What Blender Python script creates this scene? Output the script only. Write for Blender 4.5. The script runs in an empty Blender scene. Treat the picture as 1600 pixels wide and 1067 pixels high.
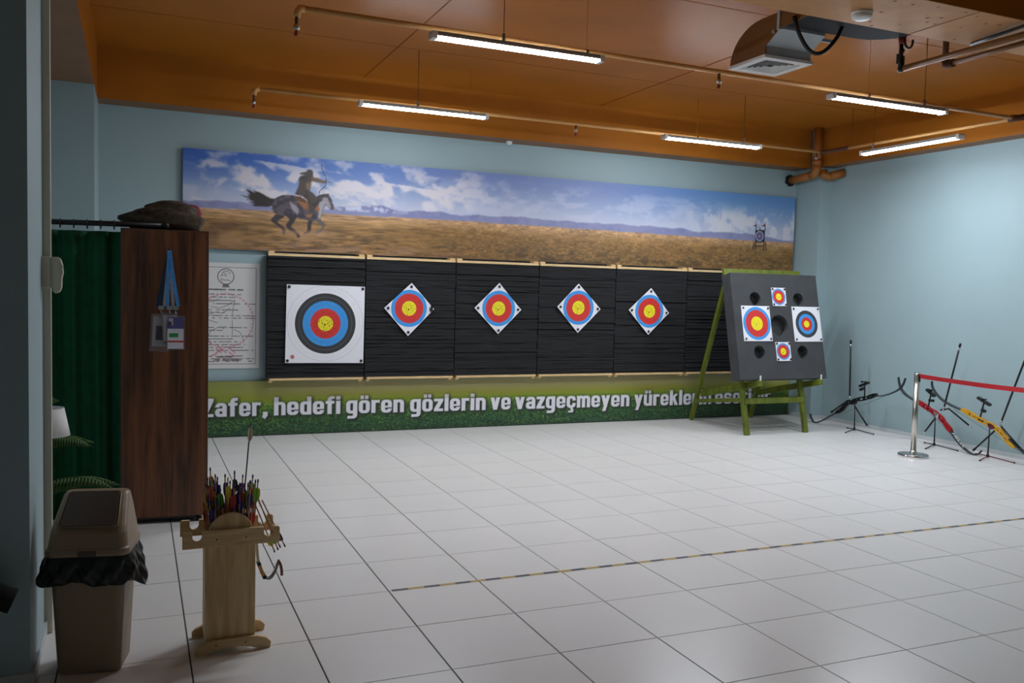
import bpy, math, random
import numpy as np
from mathutils import Vector, Matrix

# ------------------------------------------------------------------ camera
SC = bpy.context.scene
COL = SC.collection
cam_d = bpy.data.cameras.new('camera'); cam = bpy.data.objects.new('camera', cam_d); COL.objects.link(cam)
cam_d.sensor_width = 36.0; cam_d.lens = 30.851; cam_d.clip_start = 0.05; cam_d.clip_end = 100
cam.matrix_world = Matrix(((0.919237349, -0.000737119, -0.393703128, -1.45107),
                           (-0.392836097, 0.064638705, -0.917333984, -5.22931),
                           (0.0261246444, 0.997908460, 0.0591287451, 1.89964),
                           (0, 0, 0, 1)))
SC.camera = cam

# ------------------------------------------------------------------ world, exposure
w = bpy.data.worlds.new('room_air'); SC.world = w; w.use_nodes = True
w.node_tree.nodes['Background'].inputs['Color'].default_value = (0.80, 0.88, 1.0, 1)
w.node_tree.nodes['Background'].inputs['Strength'].default_value = 0.02
SC.view_settings.view_transform = 'Standard'; SC.view_settings.look = 'None'
SC.view_settings.gamma = 1.0; SC.view_settings.exposure = 3.1
SC.view_settings.use_curve_mapping = False
LIGHT = 17.0          # emission of the ceiling tubes

# ------------------------------------------------------------------ helpers
R = random.Random(11)
def lin(c): return tuple(((v/255)/12.92 if v/255 <= 0.04045 else ((v/255+0.055)/1.055)**2.4) for v in c)

class MB:
    def __init__(s): s.v = []; s.f = []; s.m = []; s.sm = []
    def add(s, vs, fs, mi=0, smooth=False):
        o = len(s.v); s.v += [tuple(v) for v in vs]
        for f in fs: s.f.append([i+o for i in f]); s.m.append(mi); s.sm.append(smooth)
        return s
    def box(s, a, b, mi=0):
        x0, y0, z0 = a; x1, y1, z1 = b
        return s.add([(x0,y0,z0),(x1,y0,z0),(x1,y1,z0),(x0,y1,z0),(x0,y0,z1),(x1,y0,z1),(x1,y1,z1),(x0,y1,z1)],
              [(3,2,1,0),(4,5,6,7),(0,1,5,4),(1,2,6,5),(2,3,7,6),(3,0,4,7)], mi)
    def beam(s, p, q, wx, wy, up=(0,0,1), mi=0):
        """square bar from p to q; wx across (perpendicular to up), wy along up"""
        p, q = Vector(p), Vector(q); d = (q-p).normalized(); u = Vector(up)
        a = d.cross(u)
        if a.length < 1e-4: a = d.cross(Vector((1,0,0)))
        a.normalize(); b = a.cross(d).normalized(); a *= wx/2; b *= wy/2
        vs = [p-a-b, p+a-b, p+a+b, p-a+b, q-a-b, q+a-b, q+a+b, q-a+b]
        return s.add(vs, [(3,2,1,0),(4,5,6,7),(0,1,5,4),(1,2,6,5),(2,3,7,6),(3,0,4,7)], mi)
    def tube(s, pts, r, n=8, mi=0, cap=True, smooth=True):
        pts = [Vector(p) for p in pts]; N = len(pts)
        rs = r if isinstance(r, (list, tuple)) else [r]*N
        prev = None; rings = []
        for i, p in enumerate(pts):
            t = (pts[min(i+1,N-1)]-pts[max(i-1,0)])
            if t.length < 1e-9: t = Vector((0,0,1))
            t.normalize()
            if prev is None:
                a = t.cross(Vector((0,0,1)))
                if a.length < 1e-3: a = t.cross(Vector((1,0,0)))
            else:
                a = prev - t*prev.dot(t)
                if a.length < 1e-6: a = t.cross(Vector((1,0,0)))
            a.normalize(); prev = a; b = t.cross(a)
            rings.append([p + (a*math.cos(2*math.pi*k/n)+b*math.sin(2*math.pi*k/n))*rs[i] for k in range(n)])
        vs = [v for rg in rings for v in rg]; fs = []
        for i in range(N-1):
            for k in range(n):
                fs.append((i*n+k, i*n+(k+1)%n, (i+1)*n+(k+1)%n, (i+1)*n+k))
        s.add(vs, fs, mi, smooth)
        if cap:
            o = len(s.v)-len(vs)
            s.f.append([o+k for k in range(n)][::-1]); s.m.append(mi); s.sm.append(False)
            s.f.append([o+(N-1)*n+k for k in range(n)]); s.m.append(mi); s.sm.append(False)
        return s
    def lathe(s, prof, n=24, c=(0,0,0), mi=0, smooth=True, cap=True):
        return s.tube_z(prof, n, c, mi, smooth, cap)
    def tube_z(s, prof, n, c, mi, smooth, cap):
        vs = []; fs = []
        for r, z in prof:
            for k in range(n):
                a = 2*math.pi*k/n; vs.append((c[0]+r*math.cos(a), c[1]+r*math.sin(a), c[2]+z))
        for i in range(len(prof)-1):
            for k in range(n): fs.append((i*n+k, i*n+(k+1)%n, (i+1)*n+(k+1)%n, (i+1)*n+k))
        o = len(s.v); s.add(vs, fs, mi, smooth)
        if cap:
            s.f.append([o+k for k in range(n)][::-1]); s.m.append(mi); s.sm.append(False)
            s.f.append([o+(len(prof)-1)*n+k for k in range(n)]); s.m.append(mi); s.sm.append(False)
        return s
    def prism(s, outline, f0, f1, mi=0):
        """outline: list of 2D points; f0/f1 map a 2D point to the two end faces"""
        n = len(outline); vs = [f0(p) for p in outline]+[f1(p) for p in outline]
        fs = [list(range(n))[::-1], [n+i for i in range(n)]]
        fs += [(i, (i+1)%n, n+(i+1)%n, n+i) for i in range(n)]
        return s.add(vs, fs, mi)
    def ribbon(s, pts, wd, th, across, mi=0):
        """flat strip along pts: width wd(i) along `across`, thickness th(i) square to it"""
        pts = [Vector(p) for p in pts]; N = len(pts); ac = Vector(across).normalized(); vs = []; fs = []
        for i, p in enumerate(pts):
            t = (pts[min(i+1,N-1)]-pts[max(i-1,0)]).normalized(); b = t.cross(ac).normalized()
            W = wd[i] if isinstance(wd, (list,tuple)) else wd; T = th[i] if isinstance(th, (list,tuple)) else th
            vs += [p-ac*W/2-b*T/2, p+ac*W/2-b*T/2, p+ac*W/2+b*T/2, p-ac*W/2+b*T/2]
        for i in range(N-1):
            for k in range(4): fs.append((i*4+k, i*4+(k+1)%4, i*4+4+(k+1)%4, i*4+4+k))
        fs.append((3,2,1,0)); e = (N-1)*4; fs.append((e,e+1,e+2,e+3))
        return s.add(vs, fs, mi)
    def sphere(s, c, r, n=10, m=6, mi=0):
        rx, ry, rz = r if isinstance(r, (list,tuple)) else (r,r,r); vs = []; fs = []
        for i in range(m+1):
            t = math.pi*i/m
            for k in range(n):
                a = 2*math.pi*k/n
                vs.append((c[0]+rx*math.sin(t)*math.cos(a), c[1]+ry*math.sin(t)*math.sin(a), c[2]-rz*math.cos(t)))
        for i in range(m):
            for k in range(n): fs.append((i*n+k, i*n+(k+1)%n, (i+1)*n+(k+1)%n, (i+1)*n+k))
        return s.add(vs, fs, mi, True)
    def mesh(s, name, mats):
        me = bpy.data.meshes.new(name); me.from_pydata(s.v, [], s.f)
        for m in (mats if isinstance(mats, (list,tuple)) else [mats]): me.materials.append(m)
        me.polygons.foreach_set('material_index', s.m); me.polygons.foreach_set('use_smooth', s.sm)
        me.update(); return me

def link(name, me, parent=None):
    o = bpy.data.objects.new(name, me); COL.objects.link(o)
    if parent is not None: o.parent = parent
    return o
def tag(o, label, cat, group=None):
    o['label'] = label; o['category'] = cat
    if group: o['group'] = group
    return o
def thing(name, label, cat, loc=(0,0,0), rz=0.0, group=None):
    o = bpy.data.objects.new(name, None); COL.objects.link(o); o.empty_display_size = 0.1
    o.location = loc; o.rotation_euler = (0,0,rz); return tag(o, label, cat, group)
def part(t, name, mb, mat, label=None, world=True, bevel=0.0, kind=None):
    """mesh child; world=True: vertices were given in world metres (parents carry no rotation)"""
    if world:
        l = Vector((0,0,0)); q = t
        while q is not None: l = l + Vector(q.location); q = q.parent
        mb.v = [tuple(Vector(v)-l) for v in mb.v]
    o = link(name, mb.mesh(name, mat), t)
    if label: o['label'] = label
    if kind: o['kind'] = kind
    if bevel:
        b = o.modifiers.new('bevel', 'BEVEL'); b.width = bevel; b.segments = 2; b.limit_method = 'ANGLE'; b.angle_limit = 0.7
    return o
def single(name, mb, mat, label, cat, loc, group=None, bevel=0.0):
    """a thing that is one mesh; vertices in world metres, origin at loc"""
    l = Vector(loc); mb.v = [tuple(Vector(v)-l) for v in mb.v]
    o = link(name, mb.mesh(name, mat)); o.location = l
    if bevel:
        b = o.modifiers.new('bevel', 'BEVEL'); b.width = bevel; b.segments = 2; b.limit_method = 'ANGLE'; b.angle_limit = 0.7
    return tag(o, label, cat, group)
def struct(name, mb, mat, parent=None):
    o = link(name, mb.mesh(name, mat), parent)
    if parent is None: o['kind'] = 'structure'
    return o

# ------------------------------------------------------------------ materials
def mat(name, c, rough=0.5, metal=0.0, vary=0.0, scale=8.0, bump=0.0, bscale=60.0, stretch=(1,1,1), emit=None, spec=0.5, trans=0.0, alpha=1.0, coat=0.0, coords='Object'):
    m = bpy.data.materials.new(name); m.use_nodes = True; nt = m.node_tree; N = nt.nodes; L = nt.links
    b = N['Principled BSDF']; lc = lin(c)
    b.inputs['Base Color'].default_value = (*lc, 1); b.inputs['Roughness'].default_value = rough
    b.inputs['Metallic'].default_value = metal; b.inputs['Specular IOR Level'].default_value = spec
    b.inputs['Transmission Weight'].default_value = trans; b.inputs['Alpha'].default_value = alpha
    b.inputs['Coat Weight'].default_value = coat
    if emit: b.inputs['Emission Color'].default_value = (*lin(c), 1); b.inputs['Emission Strength'].default_value = emit
    if vary or bump:
        tc = N.new('ShaderNodeTexCoord'); mp = N.new('ShaderNodeMapping'); mp.inputs['Scale'].default_value = stretch
        L.new(tc.outputs[coords], mp.inputs['Vector'])
    if vary:
        n = N.new('ShaderNodeTexNoise'); n.inputs['Scale'].default_value = scale; n.inputs['Detail'].default_value = 5
        L.new(mp.outputs[0], n.inputs['Vector'])
        r = N.new('ShaderNodeValToRGB'); r.color_ramp.elements[0].position = 0.3; r.color_ramp.elements[1].position = 0.7
        r.color_ramp.elements[0].color = (*[v*(1-vary) for v in lc], 1); r.color_ramp.elements[1].color = (*[min(1,v*(1+vary)) for v in lc], 1)
        L.new(n.outputs['Fac'], r.inputs['Fac']); L.new(r.outputs['Color'], b.inputs['Base Color'])
    if bump:
        n2 = N.new('ShaderNodeTexNoise'); n2.inputs['Scale'].default_value = bscale; n2.inputs['Detail'].default_value = 4
        L.new(mp.outputs[0], n2.inputs['Vector']); bp = N.new('ShaderNodeBump'); bp.inputs['Strength'].default_value = bump; bp.inputs['Distance'].default_value = 0.01
        L.new(n2.outputs['Fac'], bp.inputs['Height']); L.new(bp.outputs['Normal'], b.inputs['Normal'])
    return m
def wood(name, c1, c2, stretch=(14,14,1.2), rough=0.5, knots=True, contrast=1.0):
    m = bpy.data.materials.new(name); m.use_nodes = True; nt = m.node_tree; N = nt.nodes; L = nt.links
    b = N['Principled BSDF']; b.inputs['Roughness'].default_value = rough
    tc = N.new('ShaderNodeTexCoord'); mp = N.new('ShaderNodeMapping'); mp.inputs['Scale'].default_value = stretch
    L.new(tc.outputs['Object'], mp.inputs['Vector'])
    n = N.new('ShaderNodeTexNoise'); n.inputs['Scale'].default_value = 1.3; n.inputs['Detail'].default_value = 6; n.inputs['Distortion'].default_value = 0.8
    L.new(mp.outputs[0], n.inputs['Vector'])
    wv = N.new('ShaderNodeTexNoise'); wv.inputs['Scale'].default_value = 6.0; wv.inputs['Detail'].default_value = 3
    L.new(mp.outputs[0], wv.inputs['Vector'])
    mx = N.new('ShaderNodeMath'); mx.operation = 'MULTIPLY_ADD'; mx.inputs[1].default_value = 0.35; L.new(wv.outputs['Fac'], mx.inputs[0]); L.new(n.outputs['Fac'], mx.inputs[2])
    r = N.new('ShaderNodeValToRGB'); r.color_ramp.elements[0].position = 0.5; r.color_ramp.elements[1].position = 0.85
    r.color_ramp.elements[0].color = (*lin(c1), 1); r.color_ramp.elements[1].color = (*lin(c2), 1)
    L.new(mx.outputs[0], r.inputs['Fac']); L.new(r.outputs['Color'], b.inputs['Base Color'])
    bp = N.new('ShaderNodeBump'); bp.inputs['Strength'].default_value = 0.15; bp.inputs['Distance'].default_value = 0.003
    L.new(mx.outputs[0], bp.inputs['Height']); L.new(bp.outputs['Normal'], b.inputs['Normal'])
    return m
def rings(name, R_, stops, paper=(232,232,236), lines=(), holes=0.0, hole_r=0.2, axis='XZ'):
    """target face: colours by distance from the face's own centre (printed rings)"""
    m = bpy.data.materials.new(name); m.use_nodes = True; nt = m.node_tree; N = nt.nodes; L = nt.links
    b = N['Principled BSDF']; b.inputs['Roughness'].default_value = 0.6
    tc = N.new('ShaderNodeTexCoord'); mp = N.new('ShaderNodeMapping'); mp.inputs['Scale'].default_value = (1,0,1)
    L.new(tc.outputs['Object'], mp.inputs['Vector'])
    ln = N.new('ShaderNodeVectorMath'); ln.operation = 'LENGTH'; L.new(mp.outputs[0], ln.inputs[0])
    dv = N.new('ShaderNodeMath'); dv.operation = 'DIVIDE'; dv.inputs[1].default_value = R_*1.25; L.new(ln.outputs['Value'], dv.inputs[0])
    r = N.new('ShaderNodeValToRGB'); r.color_ramp.interpolation = 'CONSTANT'; e = r.color_ramp.elements
    allst = []; prev = 0.0
    for rad, c in stops: allst.append((prev, c)); prev = rad
    allst.append((prev, paper))
    e[0].position = 0.0; e[0].color = (*lin(allst[0][1]), 1)
    e[1].position = allst[1][0]/1.25; e[1].color = (*lin(allst[1][1]), 1)
    for p, c in allst[2:]:
        k = e.new(p/1.25); k.color = (*lin(c), 1)
    L.new(dv.outputs[0], r.inputs['Fac']); last = r.outputs['Color']
    for rad, c, wdt in lines:
        a = N.new('ShaderNodeMath'); a.operation = 'COMPARE'; a.inputs[1].default_value = rad*R_; a.inputs[2].default_value = wdt
        L.new(ln.outputs['Value'], a.inputs[0])
        mx = N.new('ShaderNodeMix'); mx.data_type = 'RGBA'; L.new(a.outputs[0], mx.inputs['Factor']); L.new(last, mx.inputs['A']); mx.inputs['B'].default_value = (*lin(c), 1); last = mx.outputs['Result']
    if holes:
        n = N.new('ShaderNodeTexNoise'); n.inputs['Scale'].default_value = 70; n.inputs['Detail'].default_value = 1; L.new(tc.outputs['Object'], n.inputs['Vector'])
        # denser towards the middle: arrow holes
        g = N.new('ShaderNodeMath'); g.operation = 'MULTIPLY_ADD'; g.inputs[1].default_value = 0.16/ (hole_r); g.inputs[2].default_value = holes; L.new(ln.outputs['Value'], g.inputs[0])
        c = N.new('ShaderNodeMath'); c.operation = 'GREATER_THAN'; L.new(n.outputs['Fac'], c.inputs[0]); L.new(g.outputs[0], c.inputs[1])
        mx = N.new('ShaderNodeMix'); mx.data_type = 'RGBA'; L.new(c.outputs[0], mx.inputs['Factor']); L.new(last, mx.inputs['A']); mx.inputs['B'].default_value = (*lin((28,28,24)), 1); last = mx.outputs['Result']
    L.new(last, b.inputs['Base Color'])
    return m
def print_mat(name, rough=0.45):
    m = bpy.data.materials.new(name); m.use_nodes = True; nt = m.node_tree
    a = nt.nodes.new('ShaderNodeVertexColor'); a.layer_name = 'print'
    b = nt.nodes['Principled BSDF']; nt.links.new(a.outputs['Color'], b.inputs['Base Color']); b.inputs['Roughness'].default_value = rough
    return m

M = {}
M['wall'] = mat('blue_wall_paint', (156,179,183), 0.55, vary=0.03, scale=1.2, bump=0.08, bscale=90)
M['ceil'] = mat('orange_ceiling_paint', (170,104,34), 0.38, vary=0.08, scale=1.5, bump=0.10, bscale=14, spec=0.12)
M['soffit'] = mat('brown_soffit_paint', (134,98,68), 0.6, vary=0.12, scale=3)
M['nearsoffit'] = mat('floor_lit_soffit_tan', (190,136,82), 0.5, vary=0.10, scale=5, spec=0.3)  # lighter soffit copy: bounce light off the floor put into the colour
M['ridge'] = mat('ceiling_joint', (134,78,28), 0.6, spec=.1)
M['base'] = mat('skirting_tile', (196,202,204), 0.35)
M['grout'] = mat('grout', (52,52,52), 0.9)
M['tile'] = mat('floor_tile_glaze', (230,228,225), 0.27, vary=0.025, scale=1.6, bump=0.02, bscale=6, spec=0.4)
M['cream'] = mat('cream_plastic', (205,198,180), 0.4)
M['white'] = mat('white_plastic', (225,225,222), 0.4)
M['black'] = mat('black_plastic', (22,22,24), 0.4)
M['blackm'] = mat('black_matt_metal', (26,26,28), 0.45, 0.3)
M['grey'] = mat('grey_sheet_metal', (170,178,182), 0.5, 0.1, vary=0.08, scale=5)
M['darkgrey'] = mat('dark_unit_casing', (40,42,45), 0.8, vary=0.1, scale=4, spec=.15)
M['steel'] = mat('brushed_steel', (196,192,182), 0.30, 1.0)
M['chrome'] = mat('polished_chrome', (215,215,215), 0.1, 1.0)
M['pipe'] = mat('painted_pipe', (214,158,92), 0.4, vary=0.06, scale=6)
M['pipebrown'] = mat('brown_painted_pipe', (128,86,46), 0.5, spec=.15)
M['drain'] = mat('painted_drain_pipe', (158,98,38), 0.36)
M['hemp'] = mat('hemp_wrapped_joint', (96,62,40), 0.85, vary=0.35, scale=60)
M['wire'] = mat('suspension_wire', (86,54,30), 0.6)
M['red'] = mat('red_glass_bulb', (190,40,24), 0.25)
M['orangefit'] = mat('orange_fitting', (150,58,24), 0.4)
M['lamp_house'] = mat('lamp_housing', (150,148,142), 0.4)
M['rubber'] = mat('black_rubber', (20,18,17), 0.6)
M['foam'] = mat('black_foam_layers', (27,27,29), 0.85, vary=0.6, scale=3, stretch=(1,1,30), bump=0.25, bscale=12)
M['foamgrey'] = mat('grey_foam', (64,66,68), 0.92, vary=0.12, scale=5, bump=0.1, bscale=60)
M['pine'] = wood('pine', (206,170,116), (230,200,150), (3,22,22), 0.55)
M['pinev'] = wood('pine_upright', (198,160,106), (230,200,148), (16,16,1.3), 0.55)
M['olive'] = wood('olive_stained_wood', (80,94,18), (112,122,34), (9,9,3), 0.5)
M['walnut'] = wood('walnut_laminate', (64,36,20), (122,74,44), (11,11,0.7), 0.38)
M['walnut_edge'] = mat('walnut_edge_band', (86,56,40), 0.45)
M['curtain'] = mat('dark_green_velvet', (12,92,58), 0.85, vary=0.15, scale=12)
M['camo'] = mat('brown_patterned_cloth', (62,50,36), 0.9, vary=0.65, scale=26, bump=0.3, bscale=40)
M['redcloth'] = mat('dark_red_cloth', (112,20,34), 0.85, vary=0.2)
M['bin'] = mat('beige_plastic', (150,130,104), 0.42, vary=0.04, scale=4)
M['binflap'] = mat('brown_translucent_flap', (88,74,64), 0.25)
M['bag'] = mat('black_bin_bag', (20,20,21), 0.32, bump=0.5, bscale=22)
M['blackcloth'] = mat('black_cloth', (10,10,11), 0.9)
M['leaf'] = mat('green_needles', (58,92,34), 0.6, vary=0.25, scale=20)
M['stem'] = mat('plant_stem', (88,92,44), 0.7)
M['pot'] = mat('terracotta_pot', (150,90,62), 0.7)
M['soil'] = mat('soil', (48,34,24), 0.95, vary=0.3, scale=40)
M['shade'] = mat('white_lamp_shade', (228,226,226), 0.7)
M['paper'] = mat('paper', (232,232,236), 0.6)
M['belt'] = mat('red_webbing', (178,12,26), 0.6, bump=0.1, bscale=200)
M['tapey'] = mat('yellow_tape', (176,150,74), 0.5)
M['tapeb'] = mat('dark_tape', (66,66,72), 0.5)
M['carbon'] = mat('carbon_limb', (52,54,58), 0.32)
M['riser_red'] = mat('red_anodised_riser', (176,24,34), 0.32, 0.4)
M['riser_yellow'] = mat('yellow_riser', (214,160,26), 0.35, 0.2)
M['riser_black'] = mat('black_riser', (34,34,38), 0.3, 0.4)
M['grip'] = mat('dark_red_grip', (92,20,28), 0.5)
M['silver'] = mat('silver_weight', (200,200,204), 0.25, 0.9)
M['clear'] = mat('clear_badge_sleeve', (200,196,206), 0.15, trans=0.7, alpha=0.45)
M['string'] = mat('bow_string', (70,80,84), 0.6)
YEL, RED_, BLU, BLK = (236,220,30), (206,48,42), (58,148,220), (50,50,52)

# traced outlines, metres in the plane of each thing
FIG={'tail':[(0.138,2.942),(0.078,2.936),(0.017,2.963),(-0.063,3.004),(-0.148,3.023),(-0.113,2.990),(-0.197,3.025),(-0.226,3.028),(-0.197,3.000),(-0.162,2.962),(-0.211,2.979),(-0.181,2.940),(-0.299,2.961),(-0.231,2.937),(-0.161,2.916),(-0.221,2.907),(-0.122,2.893),(-0.196,2.878),(-0.112,2.863),(-0.171,2.839),(-0.072,2.835),(0.018,2.832),(0.078,2.849),(0.118,2.898)],
'body':[(0.083,2.855),(0.108,2.918),(0.148,2.956),(0.208,2.986),(0.279,2.996),(0.351,2.990),(0.423,2.969),(0.496,2.942),(0.548,2.904),(0.600,2.949),(0.631,2.993),(0.662,3.016),(0.714,3.028),(0.724,3.041),(0.740,3.026),(0.767,3.038),(0.777,3.044),(0.788,3.014),(0.804,2.983),(0.821,2.953),(0.837,2.901),(0.851,2.870),(0.845,2.854),(0.828,2.837),(0.812,2.841),(0.790,2.866),(0.758,2.891),(0.732,2.894),(0.716,2.862),(0.701,2.819),(0.691,2.777),(0.676,2.734),(0.645,2.706),(0.603,2.688),(0.540,2.695),(0.468,2.701),(0.395,2.728),(0.364,2.706),(0.293,2.712),(0.241,2.740),(0.190,2.748),(0.140,2.745),(0.104,2.774),(0.087,2.814)],
'hind1':[(0.140,2.755),(0.252,2.741),(0.191,2.691),(0.151,2.673),(0.151,2.653),(0.233,2.595),(0.248,2.565),(0.244,2.513),(0.224,2.502),(0.203,2.532),(0.213,2.568),(0.136,2.621),(0.085,2.654),(0.072,2.679),(0.090,2.706)],
'hind2':[(0.282,2.763),(0.369,2.758),(0.365,2.685),(0.329,2.631),(0.314,2.610),(0.387,2.551),(0.423,2.511),(0.429,2.480),(0.398,2.474),(0.377,2.509),(0.294,2.567),(0.253,2.607),(0.258,2.628),(0.293,2.681)],
'fore1':[(0.525,2.715),(0.587,2.708),(0.567,2.654),(0.565,2.591),(0.542,2.538),(0.480,2.525),(0.470,2.537),(0.511,2.557),(0.521,2.610),(0.522,2.662)],
'fore2':[(0.613,2.720),(0.681,2.723),(0.697,2.688),(0.735,2.669),(0.740,2.637),(0.714,2.604),(0.699,2.562),(0.668,2.544),(0.616,2.531),(0.620,2.563),(0.652,2.580),(0.683,2.587),(0.703,2.630),(0.687,2.645),(0.645,2.674)],
'chest':[(0.663,2.932),(0.704,2.956),(0.736,2.937),(0.716,2.872),(0.696,2.808),(0.681,2.734),(0.644,2.721),(0.654,2.806),(0.643,2.868)],
'face':[(0.694,2.976),(0.725,2.999),(0.767,2.991),(0.795,2.919),(0.816,2.879),(0.806,2.852),(0.758,2.896),(0.715,2.914)],
'rump':[(0.290,2.929),(0.332,2.891),(0.383,2.863),(0.415,2.823),(0.395,2.749),(0.364,2.789),(0.322,2.828)],
'mane':[(0.620,2.992),(0.662,3.018),(0.714,3.030),(0.772,3.042),(0.783,3.013),(0.725,2.999),(0.673,2.985),(0.642,2.952)],
'blanket':[(0.351,2.990),(0.423,2.990),(0.496,2.942),(0.538,2.883),(0.508,2.813),(0.456,2.846),(0.414,2.896),(0.382,2.935)],
'strap':[(0.611,2.908),(0.642,2.910),(0.669,2.838),(0.643,2.810),(0.606,2.834)],
'saddle':[(0.498,2.765),(0.581,2.781),(0.561,2.727),(0.509,2.735)],
'torso':[(0.497,3.259),(0.580,3.255),(0.580,3.234),(0.560,3.176),(0.551,3.123),(0.536,3.070),(0.599,3.022),(0.641,2.973),(0.647,2.910),(0.622,2.867),(0.591,2.802),(0.633,2.784),(0.602,2.771),(0.529,2.799),(0.548,2.883),(0.517,2.944),(0.454,2.992),(0.361,3.011),(0.381,3.059),(0.406,3.113),(0.411,3.165),(0.395,3.184),(0.420,3.228),(0.461,3.251)],
'head':[(0.497,3.296),(0.507,3.317),(0.533,3.327),(0.564,3.323),(0.580,3.302),(0.580,3.276),(0.570,3.249),(0.549,3.237),(0.523,3.240),(0.502,3.249),(0.461,3.260),(0.410,3.260),(0.440,3.281)],
'arm':[(0.554,3.238),(0.638,3.228),(0.733,3.198),(0.749,3.187),(0.733,3.167),(0.639,3.176),(0.566,3.181)],
'lit':[(0.498,3.156),(0.555,3.173),(0.545,3.123),(0.534,3.070),(0.499,3.083)],
'bow':[(0.686,3.404),(0.689,3.341),(0.716,3.291),(0.741,3.241),(0.743,3.189),(0.734,3.136),(0.702,3.102),(0.666,3.074),(0.656,3.036)],
'arrow':[(0.743,3.194),(0.817,3.181)]}
TGT={'frame':[(7.420,2.923),(7.610,2.933),(7.611,2.742),(7.425,2.734)],
'legs1':[(7.417,2.734),(7.375,2.619)],
'legs2':[(7.446,2.725),(7.426,2.621)],
'legs3':[(7.592,2.736),(7.598,2.620)],
'legs4':[(7.617,2.743),(7.649,2.626)],
'bar':[(7.423,2.675),(7.601,2.682)],
'pole1':[(7.431,3.011),(7.435,2.924)],
'pole2':[(7.605,3.030),(7.610,2.933)],
'flag1':[(7.431,3.008),(7.369,2.981),(7.433,2.976)],
'flag2':[(7.605,3.024),(7.536,2.991),(7.607,2.987)],
'c':[(7.506,2.833),(7.585,2.837),(7.502,2.913)],
'point':[(7.492,2.927),(7.507,2.974),(7.524,2.929)]}
BOWS=[(8.02,{'lower':[(4.473,0.385),(4.566,0.287),(4.645,0.214),(4.794,0.130),(4.927,0.054),(5.066,-0.005),(5.136,-0.003),(5.185,0.048),(5.211,0.108)],
'upper':[(4.051,0.508),(3.965,0.531),(3.812,0.556),(3.681,0.602),(3.570,0.658),(3.509,0.711),(3.474,0.767),(3.450,0.836)],
'riser':[(4.638,0.214),(4.547,0.278),(4.441,0.385),(4.373,0.385),(4.303,0.436),(4.155,0.474),(4.051,0.508),(3.960,0.547)],
'string':[(4.907,0.040),(3.789,0.550)],
'stab':[(4.425,0.425),(4.456,1.238)],
'sight':[(4.148,0.496),(4.153,0.714)],
's1':[(4.210,0.589),(4.141,0.625)],
's2':[(4.226,0.642),(4.064,0.710)],
'rod1':[(4.327,0.347),(4.077,0.106)],
'rod2':[(4.461,0.407),(4.772,0.195)],
'stand':[(4.320,0.370),(4.308,0.042)]}),
(8.10,{'upper':[(3.253,0.521),(3.383,0.559),(3.505,0.609),(3.581,0.672),(3.620,0.744),(3.642,0.829)],
'riser':[(3.279,0.534),(3.145,0.478),(3.028,0.431),(2.951,0.395),(2.873,0.329),(2.777,0.243)],
'lower':[(2.777,0.243),(2.701,0.163),(2.607,0.080),(2.515,0.021),(2.428,-0.007),(2.356,0.006),(2.310,0.059)],
'string':[(3.235,0.506),(2.502,0.016)],
'stab':[(2.893,0.481),(2.705,1.308)],
'sight':[(3.138,0.432),(3.088,0.719)],
's1':[(3.147,0.720),(3.022,0.643)],
's2':[(3.098,0.583),(3.038,0.582)],
'rod1':[(2.937,0.475),(2.812,0.508),(2.477,0.326)],
'rod2':[(2.996,0.380),(3.171,0.143)],
'stand':[(3.009,0.371),(3.006,0.041)]}),
(8.08,{'upper':[(2.567,0.519),(2.726,0.551),(2.874,0.601),(2.989,0.673),(3.061,0.757),(3.077,0.834)],
'riser':[(2.574,0.522),(2.443,0.476),(2.340,0.439),(2.238,0.411),(2.138,0.375),(2.056,0.337),(1.972,0.263),(1.874,0.195)],
'lower':[(1.926,0.268),(1.839,0.206),(1.746,0.147),(1.638,0.085),(1.533,0.045),(1.450,0.062),(1.401,0.130)],
'string':[(2.724,0.517),(1.557,0.048)],
'stab':[(2.062,0.423),(1.726,1.438)],
'sight':[(2.347,0.431),(2.290,0.695)],
's1':[(2.368,0.709),(2.196,0.637)],
's2':[(2.305,0.567),(2.260,0.549)],
'rod1':[(2.135,0.331),(2.406,0.048)],
'rod2':[(2.052,0.402),(1.763,0.159)],
'stand':[(2.201,0.387),(2.206,0.039)]})]

# ------------------------------------------------------------------ the room
ZC, ZB = 4.47, 3.90                    # ceiling, underside of the beams
XL, XR, YB, YF = -2.40, 8.45, 6.00, -7.0
fl = struct('floor', MB().box((XL-1.6, YF, -0.08), (XR+0.15, YB+0.15, -0.005)), M['grout'])
GX, GY, TT = 0.0031, 0.0019, 0.0
def tile_mesh(w, d, name='tile'):
    b = 0.0016; mb = MB()
    x0, x1, y0, y1 = GX, w-GX, GY, d-GY
    mb.add([(x0,y0,-.0048),(x1,y0,-.0048),(x1,y1,-.0048),(x0,y1,-.0048),(x0+b,y0+b,0),(x1-b,y0+b,0),(x1-b,y1-b,0),(x0+b,y1-b,0)],
           [(4,5,6,7),(0,1,5,4),(1,2,6,5),(2,3,7,6),(3,0,4,7)])
    return mb.mesh(name, M['tile'])
tm = tile_mesh(0.6, 0.6); tm_edge = tile_mesh(XR-8.4, 0.6, 'tile_cut')
for j in range(-5, 10):
    for i in range(-4, 15):
        o = link('tile', tm if i < 14 else tm_edge, fl); o.location = (i*0.6, j*0.6, (R.random()-0.5)*0.0008)
mb = MB()
for j in range(-12, -5):
    for i in range(-7, 14):
        x, y = i*0.6, j*0.6
        if y < YF: continue
        mb.add([(x+GX,y+GY,-.001),(x+.6-GX,y+GY,-.001),(x+.6-GX,y+.6-GY,-.001),(x+GX,y+.6-GY,-.001)], [(0,1,2,3)])
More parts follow.
